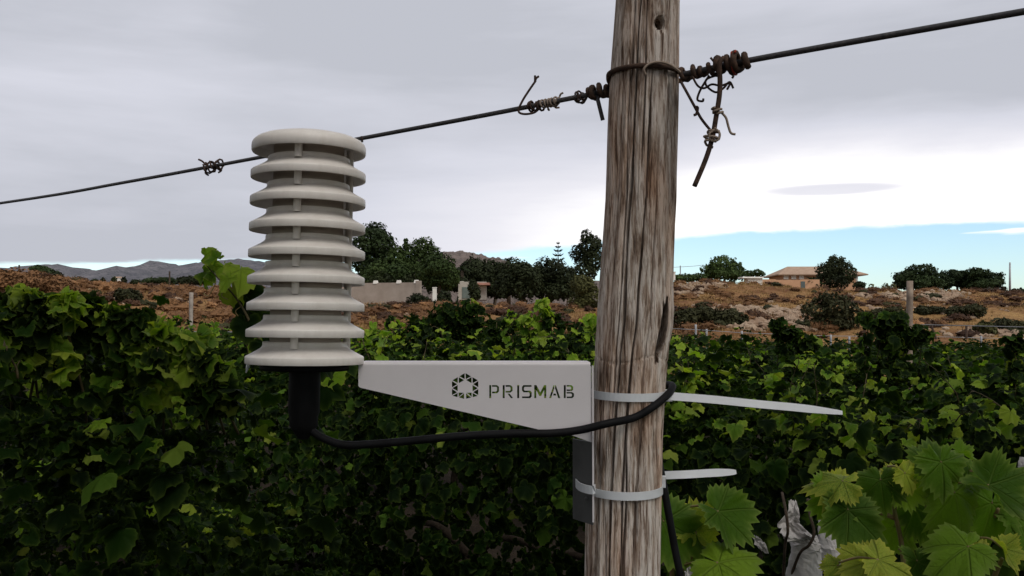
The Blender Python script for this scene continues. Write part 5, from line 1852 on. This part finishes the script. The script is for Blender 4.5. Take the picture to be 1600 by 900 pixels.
    spots = [(1080, 454, 26, 4, 420), (1110, 448, 22, 2, 160), (1380, 464, 50, 1.5, 160), (1480, 466, 26, 4, 300), (1430, 460, 30, 1, 90), (1170, 488, 60, 3, 240), (1230, 500, 40, 6, 300), (1180, 510, 40, 4, 160), (1270, 512, 16, 4, 120), (1560, 522, 60, 4, 160), (1500, 490, 50, 2, 60), (1300, 480, 240, 8, 90), (600, 50, 60, 4, 0), (640, 494, 60, 4, 30), (200, 470, 160, 10, 30)]
    for px, py, wpx, dy, n in spots:
        for i in range(n):
            qx = px + rg.normal(0, wpx * 0.6)
            p = G(qx, depth_at(qx, py + rg.normal(0, dy)) + rg.uniform(0, 0.4))
            s = rg.uniform(0.07, 0.26) * (1.4 if rg.random() < 0.1 else 1)
            b = len(vs)
            sq = rg.uniform(0.5, 1.2, 3) * s
            rz = rg.uniform(0, 6.28)
            for q in ico:
                k = 1 + rg.normal(0, 0.16)
                X_, Y_, Z_ = q[0] * sq[0] * k, q[1] * sq[1] * k, q[2] * sq[2] * k * .7
                vs.append((p.x + X_ * math.cos(rz) - Y_ * math.sin(rz), p.y + X_ * math.sin(rz) + Y_ * math.cos(rz), p.z + Z_ + 0.02))
            fs += [tuple(j + b for j in f) for f in ifc]
    m = MB(); m.add(vs, fs)
    tag(m.build('rubble', M_ROCK), 'pale limestone rubble lying on the banks of the slopes', 'rocks', kind='stuff')


slope_stuff()


# ------------------------------------------------------------------ walls, buildings, posts, poles
def wall_obj():
    y = 58.5
    u = y / FPX
    root = empty('garden_wall', P(600, 484, y), 'long rough rendered garden wall right of the shield', 'wall')
    m = MB()
    a, b = P(520, 443, y + 1.5), P(653, 446, y)
    c = (a + b) / 2
    rz = math.atan2(b.y - a.y, b.x - a.x)
    m.box((c.x, c.y, a.z - 0.95), ((b - a).length, 0.25, 1.9), rz)
    m.build('rendered_face', M_CONC, root)
    for px in (588, 624, 651):
        t = (px - 520) / 133
        p = a.lerp(b, t)
        m = MB(); m.box((p.x, p.y - 0.02, a.z + 0.05), (0.30, 0.30, 0.22), rz, 0.7); m.build('pier_cap', M_LIME, root)
    m = MB(); m.box((b.x + 0.05, b.y - 0.02, a.z - 0.85), (0.3, 0.34, 1.9), rz); m.build('end_pier', M_CONC, root)


wall_obj()
m = MB()
p = P(679, 476, 57)
m.box((p.x, p.y, p.z + 0.42), (0.27, 0.27, 1.3), 0.1)
m.box((p.x, p.y, p.z + 1.09), (0.31, 0.31, 0.05), 0.1)
tag(m.build('gate_pillar', M_LIME), 'white concrete pillar standing alone right of the rendered wall', 'pillar')


def farm():
    y = 86
    u = y / FPX
    root = empty('farm_building', P(740, 468, y), 'small white farm building with grey green door under the trees', 'farm building')
    p = P(738, 468, y)
    m = MB(); m.box((p.x, y + 1.2, p.z + 0.85), (44 * u, 2.4, 1.75)); m.build('wall', M_WORN, root)
    m = MB(); m.box((P(737, 0, y).x, y - 0.03, p.z + 0.65), (28 * u, 0.06, 1.1)); d = m.build('door', M_SHUT, root)
    m = MB(); m.box((P(728, 0, y).x, y - 0.08, p.z + 0.65), (0.06, 0.05, 1.0)); m.build('rail', M_GREY, d)
    m = MB(); q = P(754, 444, y); m.box((q.x, y + 0.6, q.z), (24 * u, 3.2, 0.22), 0, 0.92); m.build('roof', M_REDROOF, root)
    m = MB(); q = P(720, 446, y); m.box((q.x, y + 1.0, q.z + 0.1), (8 * u, 0.6, 0.7)); m.build('chimney', M_WORN, root)


farm()


def house():
    y = 114
    u = y / FPX
    root = empty('ochre_house', P(1270, 452, y), 'ochre house with hipped clay tile roof on the ridge', 'house')
    zb = P(1270, 454, y).z
    ze = P(1270, 428.5, y).z
    x0, x1 = P(1217, 0, y).x, P(1330, 0, y).x
    m = MB(); m.box(((x0 + x1) / 2, y + 3, (zb + ze) / 2), (x1 - x0, 6, ze - zb)); m.build('wall', M_ORANGE, root)
    # hipped roof with eaves and tile courses
    zr = P(1270, 416.5, y + 3).z
    e0, e1 = P(1209, 0, y).x, P(1347, 0, y).x
    r0, r1 = P(1236, 0, y).x, P(1318, 0, y).x
    m = MB()
    vs = [(e0, y - 0.5, ze), (e1, y - 0.5, ze), (e1, y + 6.5, ze), (e0, y + 6.5, ze), (r0, y + 3, zr), (r1, y + 3, zr)]
    vs += [(v[0], v[1], v[2] - 0.14) for v in vs[:4]]
    m.add(vs, [(0, 1, 5, 4), (1, 2, 5), (2, 3, 4, 5), (3, 0, 4), (0, 6, 7, 1), (1, 7, 8, 2), (2, 8, 9, 3), (3, 9, 6, 0), (9, 8, 7, 6)])
    rf = m.build('roof', M_TILE, root)
    m = MB()
    for i in range(44):
        t = (i + 0.5) / 44
        xa = e0 + (e1 - e0) * t
        k = min(max((xa - e0) / (r0 - e0), 0), 1) * min(max((e1 - xa) / (e1 - r1), 0), 1)
        if k < 0.08: continue
        m.tube([(xa, y - 0.52, ze + 0.03), (xa, y - 0.5 + 3.5 * k, ze + (zr - ze) * k + 0.03)], 0.06, 5)
    m.build('tile_course', M_TILE, rf)
    m = MB(); m.box((P(1302, 0, y).x, y + 2, zr + 0.2), (0.6, 0.6, 0.9)); m.build('chimney', M_ORANGE, rf)
    for px in (1228, 1240, 1252):
        q = P(px, 432.6, y)
        m = MB(); m.box((q.x, y - 0.03, q.z), (0.62, 0.10, 0.62)); w = m.build('window', M_LIME, root)
        m = MB(); m.box((q.x, y - 0.09, q.z), (0.44, 0.03, 0.46)); m.build('pane', M_GLASS, w)
    m = MB(); m.tube([P(1339, 455, y), P(1339, 428, y)], 0.12, 10); m.build('porch_column', M_LIME, root, True)
    m = MB(); m.box((P(1338, 0, y).x, y + 2.8, zb + 0.2), (1.4, 6, 0.25)); m.build('porch_floor', M_CONC, root)
    # boundary wall in front
    y2 = 106
    r2 = empty('boundary_wall', P(1245, 455, y2), 'ochre boundary wall in front of the house', 'wall')
    a, b = P(1196, 432.5, y2), P(1279, 434.5, y2)
    m = MB()
    for (pa, pb, tp) in ((1190, 1212, 436.5), (1212, 1250, 437.5), (1250, 1280, 436.8)):
        q0, q1 = P(pa, tp, y2), P(pb, tp, y2)
        m.box(((q0.x + q1.x) / 2, y2 + (0.01 if pa == 1212 else 0), q0.z - 0.8), (q1.x - q0.x, 0.25, 1.6))
    m.build('rendered_face', M_ORANGE, r2)
    m = MB(); q = P(1254, 445, y2); m.box((q.x, y2 - 0.13, q.z), (0.5, 0.06, 0.8)); m.build('gate', M_GLASS, r2)
    y3 = 104
    m = MB(); q = P(1173, 434, y3); m.box((q.x, y3, q.z), (2.6, 1.6, 0.16), 0.1, 0.95)
    m.box((q.x + 0.3, y3 + 0.1, q.z - 0.45), (1.8, 1.2, 0.75), 0.1)
    tag(m.build('shed', M_LIME), 'low white roofed shed left of the ochre house', 'shed')


house()
m = MB(); q = P(1050, 432, 104); m.box((q.x, 104, q.z), (0.7, 0.5, 0.9))
m.box((q.x, 104, q.z + 0.5), (0.8, 0.6, 0.12))
tag(m.build('white_hut', M_LIME), 'tiny white hut on the ridge touching the post', 'hut')
q = P(186, 440, 142)
r_ = empty('far_house', (q.x, 142, q.z - 1), 'pale far house between the cypresses on the left', 'house')
m = MB(); m.box((q.x, 142, q.z - 0.1), (1.1, 1.0, 1.4)); m.build('wall', M_LIME, r_)
m = MB(); m.box((q.x, 142, q.z + 0.68), (1.3, 1.2, 0.18), 0, 0.6); m.build('roof', M_TILE, r_)


def round_post(name, label, cat, px, y, py_top, w, mat, depth=0.0, lean=0, group=None):
    u = y / FPX
    a = P(px, py_top, y)
    g = gh(a.x, y)
    b = Vector((a.x - lean * u, y, min(g, a.z) - 0.1))
    m = MB()
    k = 14
    rg = np.random.default_rng(int(px * 7))
    pts = [b.lerp(a, i / k) + Vector((rg.normal(0, 0.03), rg.normal(0, .03), 0)) * w * u for i in range(k + 1)]
    rr = [w * u / 2 * (1 + rg.normal(0, 0.05)) for i in range(k + 1)]
    m.tube(pts, rr, 10)
    o = m.build(name, mat, None, True)
    return tag(o, label, cat, group)


round_post('vineyard_post', 'grey wooden vineyard post standing in the vines on the right', 'wooden post', 1421.5, 8.8, 439, 9.5, M_BROWNW, lean=10)
round_post('vineyard_stake', 'thin grey wooden stake left of the shield', 'stake', 299, 10.5, 457, 6.5, M_OLDWOOD)
for px, top, lab in ((1087, 507, 'first small white stake right of the big post'), (1104, 514, 'second small white stake right of the big post'), (1159, 517, 'small white stake below the olive bush'), (1298, 523, 'small white stake below the big dark bush'), (1327, 526, 'small stake just right of the one under the dark bush'), (1357, 527, 'small stake left of the climbing vine'), (1533, 525, 'small stake at the right under the yellowish shrub')):
    round_post('fence_stake', lab, 'stake', px, 24.5, top, 3.2, M_GREY, group='stakes along the far vineyard edge')


def thin_wire(label, pts, rad, mat=M_GREY, sag=0.0, name='fence_wire', cat='wire'):
    m = MB()
    m.tube([P(*q) for q in pts], rad, 5)
    return tag(m.build(name, mat, None, True), label, cat)


thin_wire('thin pale fence wire over the vines between post and dark bush', [(1040, 513, 24.5), (1087, 515, 24.5), (1159, 520, 24.5), (1298, 525, 24.5), (1357, 525.5, 24.5)], 0.007)
thin_wire('dark wire leading right from the distant grey post', [(1424, 507, 8.8), (1510, 509, 10), (1640, 512, 12)], 0.006, M_WIRE)
thin_wire('thin lower fence wire at the right edge of the vineyard', [(1420, 525, 24.5), (1533, 528, 24.5), (1660, 531, 24.5)], 0.007)
thin_wire('thin pale wire past the foot of the thin grey stake', [(240, 517, 10.5), (299, 518, 10.5), (380, 519, 10.5)], 0.004)
for px, h in ((1455, 0), (1510, 0)):
    m = MB(); m.tube([P(px, 508, 20), P(px + (8 if px < 1500 else 0), 530, 20)], 0.025, 6)
    tag(m.build('fence_strut', M_RUST), 'slanted dark strut under the dark wire' if px < 1500 else 'upright dark strut under the dark wire', 'strut')

# far poles
m = MB(); a, b = P(1578, 410, 112), P(1578, 466, 112); m.tube([b, a], [0.16, 0.10], 8)
tag(m.build('lamp_pole', M_GREY, None, True), 'tall plain grey pole at the right end of the ridge', 'pole')
up = empty('utility_pole', P(1063, 436, 112), 'small utility pole with wires on the ridge next to the post', 'utility pole')
m = MB(); m.tube([P(1063, 440, 112), P(1063, 415, 112)], 0.07, 6); m.build('pole', M_GREY, up)
m = MB(); m.tube([P(1020, 420, 115), P(1040, 418.5, 113.5), P(1063, 417, 112), P(1082, 416, 111), P(1100, 414, 110)], 0.025, 4); m.build('wire', M_GREY, up)
for px, top, yb, lab in ((30, 414, 436, 'thin pole on the left mound'), (265, 424, 446, 'dark pole rising out of the flat topped pine'), (371, 428, 446, 'thin dark far pole beside the vine shoot')):
    m = MB(); m.tube([P(px, yb, 100), P(px, top, 100)], 0.09, 6)
    tag(m.build('utility_pole', M_TRUNK), lab, 'pole')
